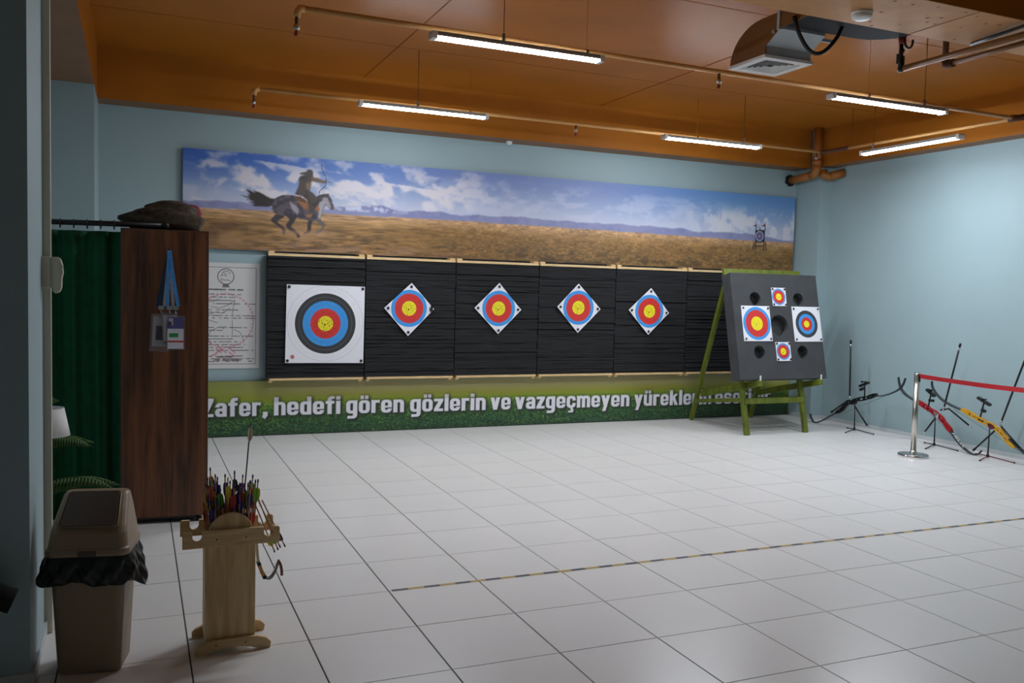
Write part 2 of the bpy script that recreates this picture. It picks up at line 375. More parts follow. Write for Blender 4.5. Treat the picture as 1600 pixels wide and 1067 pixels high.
for j in range(-5, 0):
    for i in range(-7, -4):
        x, y = i*0.6, j*0.6
        mb.add([(x+GX,y+GY,-.001),(x+.6-GX,y+GY,-.001),(x+.6-GX,y+.6-GY,-.001),(x+GX,y+.6-GY,-.001)], [(0,1,2,3)])
o = struct('tile_field', mb, M['tile'], fl); o['kind'] = 'stuff'

wb = struct('wall_back', MB().box((XL-.15, YB, 0), (XR+.15, YB+.15, ZC)), M['wall'])
struct('column', MB().box((8.23, 5.45, 0), (XR, YB, ZC)), M['wall'], wb)
struct('column', MB().box((XL, 4.92, 0), (-1.85, YB, ZC)), M['wall'], wb)
wr = struct('wall_right', MB().box((XR, YF, 0), (XR+.15, YB, ZC)), M['wall'])
wl = struct('wall_left', MB().box((XL-.15, 0, 0), (XL, YB, ZC)).box((XL-1.75, YF, 0), (XL-1.6, 0, ZC)).box((XL-1.6, -0.72, 0), (XL, 0, ZC)), M['wall'])
struct('column', MB().box((XL, -0.72, 0), (-1.90, 0.0, ZC)), M['wall'], wl)
struct('wall_front', MB().box((XL-1.75, YF-.15, 0), (XR+.15, YF, ZC)), M['wall'])
ce = struct('ceiling', MB().box((XL-1.75, YF, ZC), (XR+.15, YB+.15, ZC+.12)), M['ceil'])
struct('beam', MB().box((-1.85, 5.65, ZB), (8.20, YB, ZC)), M['ceil'], ce)
struct('beam', MB().box((8.20, -0.19, ZB), (XR, 5.45, ZC)), M['ceil'], ce)
struct('beam', MB().box((XL, 0.0, ZB), (-1.848, 5.65, ZC)), M['ceil'], ce)
struct('beam', MB().box((-1.90, -0.80, ZB), (XR, -0.19, ZC)), M['ceil'], ce)
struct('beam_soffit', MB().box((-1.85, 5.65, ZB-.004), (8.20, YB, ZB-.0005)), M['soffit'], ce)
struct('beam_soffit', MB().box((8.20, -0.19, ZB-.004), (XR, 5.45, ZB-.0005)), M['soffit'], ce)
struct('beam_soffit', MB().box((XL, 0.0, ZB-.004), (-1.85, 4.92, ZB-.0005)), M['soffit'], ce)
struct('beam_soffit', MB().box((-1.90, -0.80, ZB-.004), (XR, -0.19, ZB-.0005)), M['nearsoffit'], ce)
rgs = random.Random(9); mb = MB()
for k in range(26):
    x, y, r_ = rgs.uniform(3.2,4.3), rgs.uniform(-.75,-.22), rgs.uniform(.004,.016)
    mb.add([(x+r_*rgs.uniform(.7,1.4)*math.cos(a), y+r_*rgs.uniform(.7,1.3)*math.sin(a), ZB-.0046) for a in [-2*math.pi*q/7 for q in range(7)]], [tuple(range(7))])
struct('rust_spots', mb, mat('rust', (140,78,48), .8), ce)
for x, y0, y1 in ((1.136,-.19,5.65), (4.45,-.19,5.65)):
    struct('joint_ridge', MB().box((x-.006, y0, ZC-.004), (x+.006, y1, ZC+.01)), M['ridge'], ce)
for y, x0, x1 in ((1.43,-1.85,8.2), (4.1,-1.85,8.2)):
    struct('joint_ridge', MB().box((x0, y-.003, ZC-.002), (x1, y+.003, ZC+.01)), M['ridge'], ce)
struct('joint_ridge', MB().box((3.895, -.8, ZB-.0055), (3.903, -.19, ZB-.001)), M['ridge'], ce)
struct('baseboard_right', MB().box((XR-.012, YF, 0), (XR, 5.45, 0.055)), M['base'])
struct('baseboard_back', MB().box((8.218, 5.438, 0), (XR-.012, 5.45, 0.055)).box((8.218, 5.45, 0), (8.23, 5.90, 0.055)), M['base'])
struct('baseboard_left', MB().box((-1.90, -0.72, 0), (-1.885, 0.0, 0.07)).box((-2.4, -.735, 0), (-1.885, -.72, .07)), M['base'])
# cream jamb strip running up the left column's far edge
struct('trim_1', MB().box((-1.90, -0.05, 0.0), (-1.862, 0.0, ZC)), M['cream'])

# ------------------------------------------------------------------ tube lamps
M['tube'] = mat('lit_tube_diffuser', (234,242,252), 0.5, emit=LIGHT)
def tube_lamp(p, d, label, wx):
    """p: start of the fitting's axis, d: 'x' or 'y', 1.48 m long; wx: distance of the wire along it"""
    Ln = 1.48; hx, hy = (Ln, 0) if d == 'x' else (0, Ln)
    ax = Vector((1,0,0)) if d == 'x' else Vector((0,1,0))
    p = Vector(p); q = p+ax*Ln; up = (0,0,1)
    t = thing('tube_lamp', label, 'lamp', (p+q)/2, group='ceiling tube lamps')
    Z1 = Vector((0,0,1)); side = Vector((0,1,0)) if d == 'x' else Vector((-1,0,0)); HW = .046
    # white steel channel: closed top and sides, so that the lamp throws its light downwards only
    hb = MB().beam(p+Z1*.030, q+Z1*.030, 2*HW+.006, .008, up)
    for k in (-1, 1): hb.beam(p+side*k*(HW+.0015)+Z1*.015, q+side*k*(HW+.0015)+Z1*.015, .003, .030, up)
    part(t, 'housing', hb, M['lamp_house'])
    e = ax*.045; mb = MB(); n = 8; vs = []; fs = []
    for s_ in (p+e, q-e):
        for k in range(n+1):
            a = math.pi*k/n; vs.append(s_ + side*(HW*math.cos(a)) - Z1*(.024*math.sin(a)**.7) + Z1*.004)
    for k in range(n): fs.append((k, k+1, n+1+k+1, n+1+k))
    fs.append(list(range(n+1))[::-1]); fs.append([n+1+k for k in range(n+1)]); fs.append((0, n+1, 2*n+1, n))
    part(t, 'diffuser', mb.add(vs, fs), M['tube'])
    for s_, k in ((p, 1), (q, -1)):
        part(t, 'end_cap', MB().beam(s_+Vector((0,0,.008)), s_+ax*(k*.044)+Vector((0,0,.008)), 2*HW+.008, .056, up), M['white'], bevel=.004)
    c = p+ax*wx
    h = part(t, 'hanger', MB().tube([c+Vector((0,0,.034)), c+Vector((0,0,.10))], .014, 8), M['lamp_house'])
    part(t, 'suspension_wire', MB().tube([c+Vector((0,0,.10)), c+Vector((.0,0,ZC-p.z))], .0035, 5), M['wire'])
    return t
tube_lamp((0.60,1.27,3.80), 'x', 'long lit tube lamp nearest the camera, left of the air duct', .60)
tube_lamp((4.50,1.27,3.775), 'x', 'lit tube lamp hanging to the right below the air duct outlet', 1.20)
tube_lamp((0.725,4.16,3.832), 'x', 'lit tube lamp above the horse rider mural', .66)
tube_lamp((4.54,4.16,3.826), 'x', 'lit tube lamp in front of the beam, left of the corner drain pipe', 1.22)
tube_lamp((7.10,2.00,3.745), 'y', 'lit tube lamp slanting along the right wall beside the corner', 1.30)

# ------------------------------------------------------------------ sprinkler pipework
def head(t, x, y, z, drop=.10):
    h = part(t, 'sprinkler_drop', MB().tube([(x,y,z),(x,y,z-drop)], .013, 8), M['hemp'])
    part(h, 'sprinkler_fitting', MB().lathe([(.02,0),(.024,-.012),(.024,-.03),(.016,-.04)][::-1], 10, (x,y,z-drop)), M['steel'])
    part(h, 'sprinkler_bulb', MB().lathe([(.006,-.085),(.020,-.08),(.014,-.06),(.010,-.04)], 10, (x,y,z-drop)), M['orangefit'])
def run(label, pts, heads, elbow):
    t = thing('sprinkler_pipe', label, 'pipe', pts[0], group='sprinkler pipes under the ceiling')
    part(t, 'pipe', MB().tube(pts, .021, 10), M['pipe'])
    part(t, 'pipe_elbow', MB().tube([pts[0], Vector(pts[0])+Vector((-.035,0,-.004)), Vector(pts[0])+Vector((-.052,0,-.03)), Vector(pts[0])+Vector((-.055,0,-.07))], .028, 10), M['pipe'])
    for h in heads: head(t, *h)
    for k in range(2):
        f = (k+.75)/2.4; a, b = Vector(pts[0]), Vector(pts[-1]); c = a.lerp(b, f)
        part(t, 'hanger_rod', MB().tube([c, (c.x, c.y, ZC)], .002, 5), M['ceil'])
        d = (b-a).normalized()
        part(t, 'pipe_clip', MB().tube([c-d*.012, c+d*.012], .025, 10), M['wire'])
    return t
run('front sprinkler pipe behind the two nearest tube lamps', [(-0.290,1.592,3.964),(3.480,1.592,3.949),(7.359,1.592,3.918)], [(-0.348,1.592,3.897,0.06),(3.480,1.592,3.949,0.07)], True)
run('rear sprinkler pipe near the beam over the mural', [(-0.244,4.598,3.964),(3.552,4.598,3.964),(7.421,4.598,3.949)], [(-0.301,4.598,3.897,0.06),(3.552,4.598,3.964,0.06),(7.359,4.598,3.949,0.07)], True)
t = thing('sprinkler_pipe', 'cross sprinkler pipe along the right tube lamp joining the corner', 'pipe', (7.463,4.598,3.949), group='sprinkler pipes under the ceiling')
part(t, 'pipe', MB().tube([(7.473,4.536,3.947),(7.473,3.433,3.938),(7.473,1.592,3.928),(7.473,0.105,3.918)], .021, 10), M['pipe'])
part(t, 'pipe_coupling', MB().tube([(7.421,4.598,3.949),(7.473,4.567,3.947),(7.473,4.109,3.945)], .029, 10), M['hemp'])
part(t, 'pipe_coupling', MB().tube([(7.359,1.592,3.918),(7.473,1.592,3.928)], .034, 10).tube([(7.473,1.499,3.928),(7.473,1.707,3.928)], .034, 10), M['hemp'])
part(t, 'hanger_rod', MB().tube([(7.473,4.057,3.938),(7.473,4.057,ZC)], .003, 5), M['wire'])

# ------------------------------------------------------------------ drain pipes in the far corner
t = thing('drain_pipe', 'orange drain pipe dropping in the corner and bending to the back wall', 'pipe', (8.08,5.38,ZC))
part(t, 'pipe', MB().tube([(8.08,5.38,ZC),(8.08,5.38,3.86)], .062, 16), M['drain'])
part(t, 'pipe_elbow', MB().tube([(8.08,5.38,3.90),(8.08,5.385,3.84),(8.08,5.42,3.785),(8.08,5.50,3.76)], .068, 16), M['drain'])
part(t, 'pipe', MB().tube([(8.08,5.46,3.765),(8.08,6.0,3.735)], .062, 16), M['drain'])
part(t, 'pipe_socket', MB().tube([(8.08,5.38,3.99),(8.08,5.38,3.93)], .069, 16), M['drain'])
mb = MB()
for k in range(16):
    a = 2*math.pi*k/16; mb.sphere((8.08+.062*math.cos(a), 5.965+.012*math.cos(k*2.1), 3.737+.062*math.sin(a)), .024+.010*R.random(), 6, 4)
part(t, 'foam_seal', mb, M['blackcloth'])
t = thing('drain_pipe', 'short orange drain elbow turning into the right wall', 'pipe', (8.3,5.30,3.75))
part(t, 'pipe_elbow', MB().tube([(8.19,5.36,3.83),(8.19,5.34,3.76),(8.24,5.30,3.735),(8.30,5.27,3.76)], .062, 16), M['drain'])
part(t, 'pipe', MB().tube([(8.27,5.285,3.75),(8.45,5.20,3.80)], .066, 16), M['drain'])

# ------------------------------------------------------------------ air duct, fan coil unit, hose, pipes
t = thing('air_duct', 'sheet metal duct elbow with white square ceiling diffuser', 'air duct', (3.49,.9,3.85))
x0, x1 = 3.25, 3.73
prof_o = [(1.12,3.862)]+[(.72+.40*math.cos(a), 3.86+.30*math.sin(a)) for a in [math.pi/2*k/8 for k in range(1,9)]]+[(.50,4.16)]
prof_i = [(.50,4.03),(.66,3.935),(.66,3.862)]
outl = prof_o+prof_i
part(t, 'duct_body', MB().prism(outl, lambda p:(x0+.01,p[0],p[1]), lambda p:(x1-.01,p[0],p[1])), M['grey'])
part(t, 'duct_side', MB().prism(prof_o+[(.10,4.16),(.10,4.045)]+prof_i, lambda p:(x0,p[0],p[1]), lambda p:(x0+.009,p[0],p[1])), M['pipebrown'])
part(t, 'flange', MB().box((x0-.01,.55,4.005),(x1+.12,.575,4.03)).box((x0-.01,.49,4.02),(x0+.02,.52,4.4)), M['grey'])
g = part(t, 'diffuser_frame', MB().box((x0-.01,.65,3.838),(x1+.01,.72,3.862)).box((x0-.01,1.06,3.838),(x1+.01,1.13,3.862)).box((x0-.01,.72,3.838),(x0+.06,1.06,3.862)).box((x1-.06,.72,3.838),(x1+.01,1.06,3.862)), M['white'])
cxd, cyd = 3.49, .89
for k in range(4):
    h = .172-.036*k; th = .010
    mb = MB()
    for sx, sy in ((1,0),(-1,0),(0,1),(0,-1)):
        a, b, lo, hi = h-.002, h-.017, 3.838, 3.855
        if sx: vs = [(cxd+sx*a,cyd-a,lo),(cxd+sx*a,cyd+a,lo),(cxd+sx*b,cyd+b,hi),(cxd+sx*b,cyd-b,hi)]
        else: vs = [(cxd-a,cyd+sy*a,lo),(cxd+a,cyd+sy*a,lo),(cxd+b,cyd+sy*b,hi),(cxd-b,cyd+sy*b,hi)]
        mb.add(vs+[(v[0],v[1],v[2]+.003) for v in vs], [(0,1,2,3),(7,6,5,4),(0,4,5,1),(1,5,6,2),(2,6,7,3),(3,7,4,0)])
    part(t, 'diffuser_vane', mb, M['white'])
part(t, 'throat_shade_sheet', MB().box((x0+.05,.71,3.858),(x1-.05,1.07,3.861)), M['blackcloth'])  # flat black sheet imitating the shade inside the outlet, seen between vanes
t = thing('fan_coil_unit', 'dark grey fan coil unit tucked behind the ceiling beam', 'air conditioner', (3.75,.2,4.05))
oc = [(3.27,-.15),(4.34,-.15),(4.34,.30),(4.25,.40),(4.15,.47),(4.02,.49),(3.27,.49)]
part(t, 'casing', MB().prism(oc, lambda p:(p[0],p[1],4.05), lambda p:(p[0],p[1],4.38)), M['darkgrey'])
for x in (3.6, 4.2):
    part(t, 'hanging_rod', MB().tube([(x,.45,4.38),(x,.45,ZC)], .006, 6), M['wire'])

hp = [(3.223,.30,4.07)]+[(3.223+.49*(k/12.0), .30+.02*math.sin(k/12*math.pi), 4.05-.235*math.sin(math.pi*k/12)**.85) for k in range(1,12)]+[(3.713,.30,4.07)]
single('flexible_hose', MB().tube(hp, .016, 10), M['rubber'], 'black flexible hose looping down beside the duct elbow', 'hose', (3.46,.3,4.07))
t = thing('water_pipe', 'painted water pipe with valve dropping from the fan coil unit', 'pipe', (4.36,.30,3.8))
part(t, 'pipe', MB().tube([(4.355,.27,3.80),(4.345,-.8,3.80),(4.33,-3.5,3.80)], .024, 10), M['pipebrown'])
part(t, 'riser_pipe', MB().tube([(4.35,.30,3.80),(4.34,.30,4.05)], .016, 10), M['blackm'])
part(t, 'valve', MB().tube([(4.35,.30,3.80),(4.35,.30,3.90)], .026, 10).tube([(4.35,.30,3.93),(4.35,.30,3.96)], .022, 8).sphere((4.35,.30,3.80),.03), M['blackm'])
part(t, 'valve_handle', MB().box((4.315,.28,3.84),(4.325,.32,3.92)), M['black'])
part(t, 'fitting', MB().tube([(4.34,.30,4.0),(4.34,.30,4.05)], .022, 10), M['orangefit'])
t = thing('water_pipe', 'second painted water pipe beside the valve pipe under the beam', 'pipe', (4.55,0.0,3.8))
part(t, 'pipe', MB().tube([(4.55,-.01,3.80),(4.52,-.8,3.80),(4.47,-3.5,3.80)], .020, 10), M['pipebrown'])
part(t, 'riser_pipe', MB().tube([(4.56,.05,3.80),(4.56,.05,4.47)], .024, 10), M['hemp'])
part(t, 'elbow', MB().tube([(4.56,.05,3.84),(4.56,.04,3.80),(4.55,-.04,3.80)], .032, 10), M['hemp'])
single('cable', MB().tube([(4.49,-.25,3.885),(4.42,-.5,3.875),(4.35,-.8,3.865),(4.30,-2.0,3.86)], .014, 8), M['black'], 'dark cable running under the beam above the water pipes', 'cable', (4.49,-.25,3.885))
lp = [(4.40+.05*math.cos(a)*.9, .28, 4.03+.06*math.sin(a)) for a in [math.pi*.5+k*math.pi/7 for k in range(12)]]
single('cable', MB().tube(lp, .010, 8), M['black'], 'black cable loop beside the valve fitting', 'cable', (4.40,.28,4.03))
t = thing('smoke_detector', 'white round smoke detector on the near ceiling beam', 'smoke detector', (3.207,-.42,3.9))
part(t, 'base', MB().lathe([(.070,0),(.072,-.012),(.070,-.022)][::-1], 24, (3.207,-.42,3.9)), M['white'])
part(t, 'cover', MB().lathe([(.068,-.022),(.066,-.045),(.050,-.055),(.01,-.057)][::-1], 24, (3.207,-.42,3.9)), M['white'])
t = thing('sensor', 'small white sensor under the beam above the mural', 'sensor', (3.19,5.86,3.9))
part(t, 'base', MB().lathe([(.045,-.012),(.045,0)], 16, (3.19,5.86,3.9)), M['white'])
part(t, 'cover', MB().lathe([(.015,-.045),(.036,-.036),(.04,-.012)], 16, (3.19,5.86,3.9)), M['white'])

# ------------------------------------------------------------------ printed panels (vertex colour grids drawn in code)
def nz(shape, fx, fz, octv=4, seed=0, gain=0.5):
    """value noise, fx/fz cells across the panel"""
    rg = np.random.RandomState(seed); H, W = shape; out = np.zeros(shape); amp = 1.0; tot = 0
    for o in range(octv):
        nx_, nz_ = max(2, int(fx*2**o)), max(2, int(fz*2**o))
        g = rg.rand(nz_+2, nx_+2)
        x = np.linspace(0, nx_, W, endpoint=False); z = np.linspace(0, nz_, H, endpoint=False)
        xi = x.astype(int); zi = z.astype(int); fx_ = x-xi; fz_ = z-zi
        fx_ = fx_*fx_*(3-2*fx_); fz_ = (fz_*fz_*(3-2*fz_))[:,None]
        a = g[zi][:,xi]; b = g[zi][:,xi+1]; c = g[zi+1][:,xi]; d = g[zi+1][:,xi+1]
        out += amp*((a*(1-fx_)+b*fx_)*(1-fz_)+(c*(1-fx_)+d*fx_)*fz_); tot += amp; amp *= gain
    return out/tot
def ss(a, b, x): t = np.clip((x-a)/(b-a), 0, 1); return t*t*(3-2*t)
def blend(img, c, k): 
    k = np.clip(k, 0, 1)[...,None]; return img*(1-k)+np.array(c, float)*k
def poly_mask(X, Z, pts):
    x0, x1 = min(p[0] for p in pts), max(p[0] for p in pts); z0, z1 = min(p[1] for p in pts), max(p[1] for p in pts)
    m = np.zeros(X.shape, bool); ii = np.where((X[0] >= x0) & (X[0] <= x1))[0]; jj = np.where((Z[:,0] >= z0) & (Z[:,0] <= z1))[0]
    if len(ii) == 0 or len(jj) == 0: return m.astype(float)
    sx, sz = X[np.ix_(jj,ii)], Z[np.ix_(jj,ii)]; ins = np.zeros(sx.shape, bool); n = len(pts)
    for k in range(n):
        ax, az = pts[k]; bx, bz = pts[(k+1)%n]
        if az == bz: continue
        c = ((az > sz) != (bz > sz)) & (sx < (bx-ax)*(sz-az)/(bz-az)+ax); ins ^= c
    m[np.ix_(jj,ii)] = ins; return m.astype(float)
def line_mask(X, Z, pts, wd):
    d = np.full(X.shape, 9.0)
    for (ax, az), (bx, bz) in zip(pts[:-1], pts[1:]):
        dx, dz = bx-ax, bz-az; L2 = dx*dx+dz*dz+1e-12
        t = np.clip(((X-ax)*dx+(Z-az)*dz)/L2, 0, 1); d = np.minimum(d, np.hypot(X-ax-t*dx, Z-az-t*dz))
    return 1-ss(wd*.5-.002, wd*.5+.004, d)
def blur(a, n, it=2):
    for _ in range(it):
        for ax in (0, 1):
            p = np.concatenate([np.repeat(np.take(a,[0],ax), n, ax), a, np.repeat(np.take(a,[-1],ax), n, ax)], ax)
            c = np.cumsum(p, ax); c = np.concatenate([np.zeros_like(np.take(c,[0],ax)), c], ax); w = 2*n+1
            sl1 = [slice(None)]*a.ndim; sl0 = [slice(None)]*a.ndim; sl1[ax] = slice(w, None); sl0[ax] = slice(0, -w)
            a = (c[tuple(sl1)]-c[tuple(sl0)])/w
    return a
def print_panel(t, x0, x1, z0, z1, y, img, mt, name='print', bend=None):
    """img: (H,W,3) sRGB 0..255, row 0 at the bottom; y: plane of the sheet"""
    H, W = img.shape[:2]; X, Z = np.meshgrid(np.linspace(x0,x1,W), np.linspace(z0,z1,H)); l = Vector(t.location)
    Y = np.full(X.shape, y, float) if bend is None else y+bend(X, Z)
    co = np.stack([X-l.x, Y-l.y, Z-l.z], -1).reshape(-1, 3).astype(np.float32)
    i = np.arange((H-1)*W).reshape(H-1, W)[:,:-1].ravel()
    q = np.stack([i, i+1, i+W+1, i+W], -1).ravel().astype(np.int32)
    me = bpy.data.meshes.new(name); nq = len(q)//4
    me.vertices.add(len(co)); me.vertices.foreach_set('co', co.ravel())
    me.loops.add(len(q)); me.loops.foreach_set('vertex_index', q)
    me.polygons.add(nq); me.polygons.foreach_set('loop_start', np.arange(0, nq*4, 4, dtype=np.int32))
    me.update(calc_edges=True)
    c = np.clip(img/255., 0, 1); c = np.where(c <= .04045, c/12.92, ((c+.055)/1.055)**2.4)
    at = me.color_attributes.new('print', 'FLOAT_COLOR', 'POINT')
    at.data.foreach_set('color', np.concatenate([c, np.ones((H,W,1))], -1).astype(np.float32).ravel())
    me.materials.append(mt); return link(name, me, t)
M['print'] = print_mat('canvas_print', 0.5); M['vinyl'] = print_mat('vinyl_print', 0.38); M['sheetprint'] = print_mat('paper_print', 0.6)

# --- the mural: rider on the steppe
x0, x1, z0, z1 = -.945, 8.18, 2.295, 3.47
W_, H_ = 1220, 170
X, Z = np.meshgrid(np.linspace(x0,x1,W_), np.linspace(z0,z1,H_)); S = X.shape
u = (X-x0)/(x1-x0); hz = 2.785 + .012*np.sin(X*.7) - .02*ss(5,8,X); v = np.clip((Z-hz)/(z1-hz), 0, 1)
img = np.zeros(S+(3,))
deep = np.array((54,100,184.)); pale = np.array((176,186,210.)); mid = np.array((126,150,208.)); rt = np.array((96,146,204.))
top = deep*(1-ss(.1,.42,u))[...,None] + (mid*.9)*(ss(.1,.42,u)*(1-ss(.6,.9,u)))[...,None] + rt*ss(.6,.9,u)[...,None]
k = ss(.08,1.0,v)[...,None]; img = pale*(1-k)+top*k
# clouds: streaks slanting down to the right at the left, puffs at the far right
n1 = nz(S, 44, 13, 5, 3); n2 = nz(S, 14, 9, 5, 5); sh = (Z-hz)+.10*(X-x0)
warp = nz(S, 8, 4, 3, 8)
xs = np.clip(((u*W_) + 60*(warp-.5)).astype(int), 0, W_-1); zs = np.clip((np.arange(H_)[:,None] + (X-x0)*14).astype(int) % H_, 0, H_-1)
streak = nz((H_, W_), 42, 9, 5, 21)[zs, xs]
cl = ss(.42,.66,blur(streak,1,1))*(1-ss(.34,.52,u))*ss(.02,.18,v)*(1-.35*ss(.6,1,v))
img = blend(img, (224,216,218), cl*.9)
c2 = ss(.40,.68,n1)*ss(.25,.4,u)*(1-ss(.78,.9,u))*ss(.02,.3,v)*(1-ss(.6,.95,v)); img = blend(img, (204,206,224), c2*.42)
c3 = ss(.42,.64,nz(S, 64, 8, 5, 33))*ss(.74,.86,u)*(1-ss(.45,.8,v)); img = blend(img, (218,218,224), c3*.85)
img = blend(img, (200,202,216), (1-ss(0,.45,v))*.5)
# mountains
ridge = hz + .055 + .07*nz((1,W_), 34, 2, 4, 9)[0][None,:]*1.0 + .05*np.exp(-((X-1.35)/.35)**2) - .05*ss(7.2,8.0,X)
mt_ = (Z < ridge) & (Z > hz-.02); mm = blur(mt_.astype(float), 1, 1)
img = blend(img, (104,108,158), mm*.8*(.7+.3*nz(S,60,10,3,4))); snow = mm*ss(.50,.62,nz(S,110,16,3,12))*np.exp(-((X-1.15)/.7)**2)*ss(.25,.6,(Z-hz)/.12); img = blend(img, (206,210,228), snow*.9)
img = blend(img, (150,148,182), mm*ss(.5,.7,nz(S,70,6,3,14))*.5)
# steppe
dpt = np.clip((hz-Z)/(hz-z0), 0, 1); g = Z < hz
far = np.array((190,150,108.)); near = np.array((136,102,56.))
gr = far*(1-ss(0,.35,dpt))[...,None]+near*ss(0,.35,dpt)[...,None]
t1 = nz(S, 220, 70, 3, 41, .7); t2 = nz(S, 70, 26, 4, 42, .6)
mblur = nz(S, 50, 60, 3, 47); lf = (1-ss(.22,.45,u)); tx = (t1*.55+t2*.45)*(1-lf)+mblur*lf
gr = gr*(0.50+1.0*tx)[...,None]
gr = blend(gr, (70,60,40), ss(.55,.72,t2)*ss(.25,.8,dpt)*.6*(1-ss(.85,1,1-u)*.2)); gr = blend(gr, (196,150,90), ss(.62,.78,t1)*.4*ss(.05,.3,dpt)*(1-lf*.8))
gr = blend(gr, (206,160,104), np.exp(-((dpt-.22)/.12)**2)*.35*ss(.4,.6,nz(S,20,8,3,48)))
gr = blend(gr, (70,54,34), ss(.5,.72,nz(S,60,16,4,49))*ss(.35,.9,dpt)*.6*(1-lf))
blurz = nz(S, 40, 40, 3, 43); bl = ss(.55,1,dpt)*(1-ss(.25,.5,u)); gr = blend(gr, (176,138,112), bl*ss(.45,.65,blurz)*.7); gr = blend(gr, (74,52,38), bl*ss(.5,.75,nz(S,24,40,3,44))*.7)
dust = np.exp(-((X+.15)/.75)**2)*np.exp(-((Z-2.50)/.15)**2); dn = nz(S, 18, 5, 4, 45)
gr = blend(gr, (186,142,98), np.clip(dust*1.5*ss(.3,.6,dn),0,.9)); gr = blend(gr, (88,58,38), dust*ss(.45,.62,nz(S,16,4,3,46))*.9)
gmask = blur(g.astype(float), 1, 1); img = img*(1-gmask[...,None])+gr*gmask[...,None]
# horse and rider
def put(name, c, k=1.0, tex=None):
    global img
    m = blur(poly_mask(X, Z, FIG[name]), 1, 1)*k
    if tex is not None: m = m*tex
    img = blend(img, c, m)
fur = nz(S, 120, 24, 3, 61)
put('hind1', (54,44,44)); put('fore1', (44,38,38)); put('tail', (42,32,30)); put('body', (84,74,84)); put('hind2', (46,38,40)); put('fore2', (96,88,92))
put('body', (46,40,48), .85, ss(.43,.6,fur)); put('rump', (176,168,178), .75); put('chest', (182,176,178), .85); put('face', (176,168,170), .8); put('mane', (52,46,48), .9)
put('blanket', (150,96,52)); put('blanket', (78,52,36), .9, ss(.5,.6,nz(S,150,20,2,62))); put('saddle', (150,104,62)); put('strap', (158,100,56))
put('torso', (70,56,48)); put('torso', (44,34,32), .75, ss(.48,.6,fur)); put('lit', (128,98,70)); put('head', (60,48,42)); put('arm', (104,78,60))
img = blend(img, (44,36,34), line_mask(X, Z, FIG['bow'], .006)); img = blend(img, (70,56,50), line_mask(X, Z, FIG['arrow'], .006)*.7)
for k_ in range(5):
    img = blend(img, (190,150,110), np.exp(-((X-(.2+.16*k_))/.08)**2-((Z-2.535)/.035)**2)*.55)
# the little standing target in the picture
for nm in ('legs1','legs2','legs3','legs4','bar','pole1','pole2'): img = blend(img, (58,44,36), line_mask(X, Z, TGT[nm], .012 if nm[0]=='p' else .018)*.95)
for nm, c in (('frame',(34,38,46)), ('point',(34,38,46)), ('flag1',(96,24,32)), ('flag2',(96,24,32))): img = blend(img, c, poly_mask(X, Z, TGT[nm]))
(cx,cz),(ex,_),(_,ez) = TGT['c']; ra, rb = ex-cx, ez-cz; rr = np.hypot((X-cx)/ra, (Z-cz)/rb)
for rad, c in ((1.0,(176,184,206)), (.82,(84,84,132)), (.66,(96,96,158)), (.45,(110,76,118)), (.2,(210,178,90))): img = blend(img, c, 1-ss(rad-.06,rad+.04,rr))
t = thing('mural_panel', 'long mural of a mounted archer galloping on a steppe above the butts', 'mural', (3.6,5.965,2.295))
part(t, 'panel', MB().box((x0,5.944,z0),(x1,5.998,z1)), mat('mural_edge', (58,84,140), .5, vary=.1))
print_panel(t, x0, x1, z0, z1, 5.942, img, M['print'])

# --- the slogan banner along the floor
x0, x1, z0, z1 = -.945, 8.215, .004, .688
W_, H_ = 1530, 116
X, Z = np.meshgrid(np.linspace(x0,x1,W_), np.linspace(z0,z1,H_)); S = X.shape; u = (X-x0)/(x1-x0); zz = (Z-z0)/(z1-z0)
def ramp(v, st):
    o = np.zeros(v.shape+(3,)); ps = [s_[0] for s_ in st]
    for c in range(3): o[...,c] = np.interp(v, ps, [s_[1][c] for s_ in st])
    return o
img = ramp(zz, [(0,(40,66,44)), (.2,(44,78,44)), (.42,(62,94,40)), (.55,(92,122,34)), (.63,(126,144,40)), (.70,(138,140,54)), (.82,(146,142,92)), (1,(136,132,96))])
n1 = nz(S, 500, 60, 2, 71, .7); n2 = nz(S, 60, 8, 3, 72)
k = (1-ss(.5,.64,zz)); img *= (1+k*(n1-.5)*1.35)[...,None]; img = blend(img, (110,140,44), k*ss(.62,.75,n1)*ss(.45,.62,n2)*.7); img = blend(img, (20,40,34), k*ss(.56,.66,n1[:, ::-1])*.5)
img = blend(img, (104,116,34), ss(.55,.7,zz)*(1-ss(.02,.22,u))*.55)
img = blend(img, (112,128,92), np.exp(-((zz-.55)/.05)**2)*ss(.5,.7,n2)*.3); img *= (1-.22*ss(.62,1,u)*(1-ss(.55,.8,zz)))[...,None]  # lower right end darkened: easel's shadow and gradient painted into the print
img = np.clip(img*1.14, 0, 255)
SX, SY = .31, .20
def rrect(px, pz, a, b, c, d, r):
    cx, cz, hx, hz_ = (a+c)/2, (b+d)/2, (c-a)/2, (d-b)/2; r = min(r, hx, hz_)
    qx, qz = np.abs(px-cx)-hx+r, np.abs(pz-cz)-hz_+r
    return np.hypot(np.maximum(qx,0), np.maximum(qz,0))+np.minimum(np.maximum(qx,qz),0)-r
def rect(px, pz, a, b, c, d): return rrect(px, pz, a, b, c, d, .02)
def ring(px, pz, a, b, c, d, r=.30): return np.maximum(rrect(px,pz,a,b,c,d,r), -rrect(px,pz,a+SX*.94,b+SY,c-SX*.94,d-SY,max(.04,r-.2)))
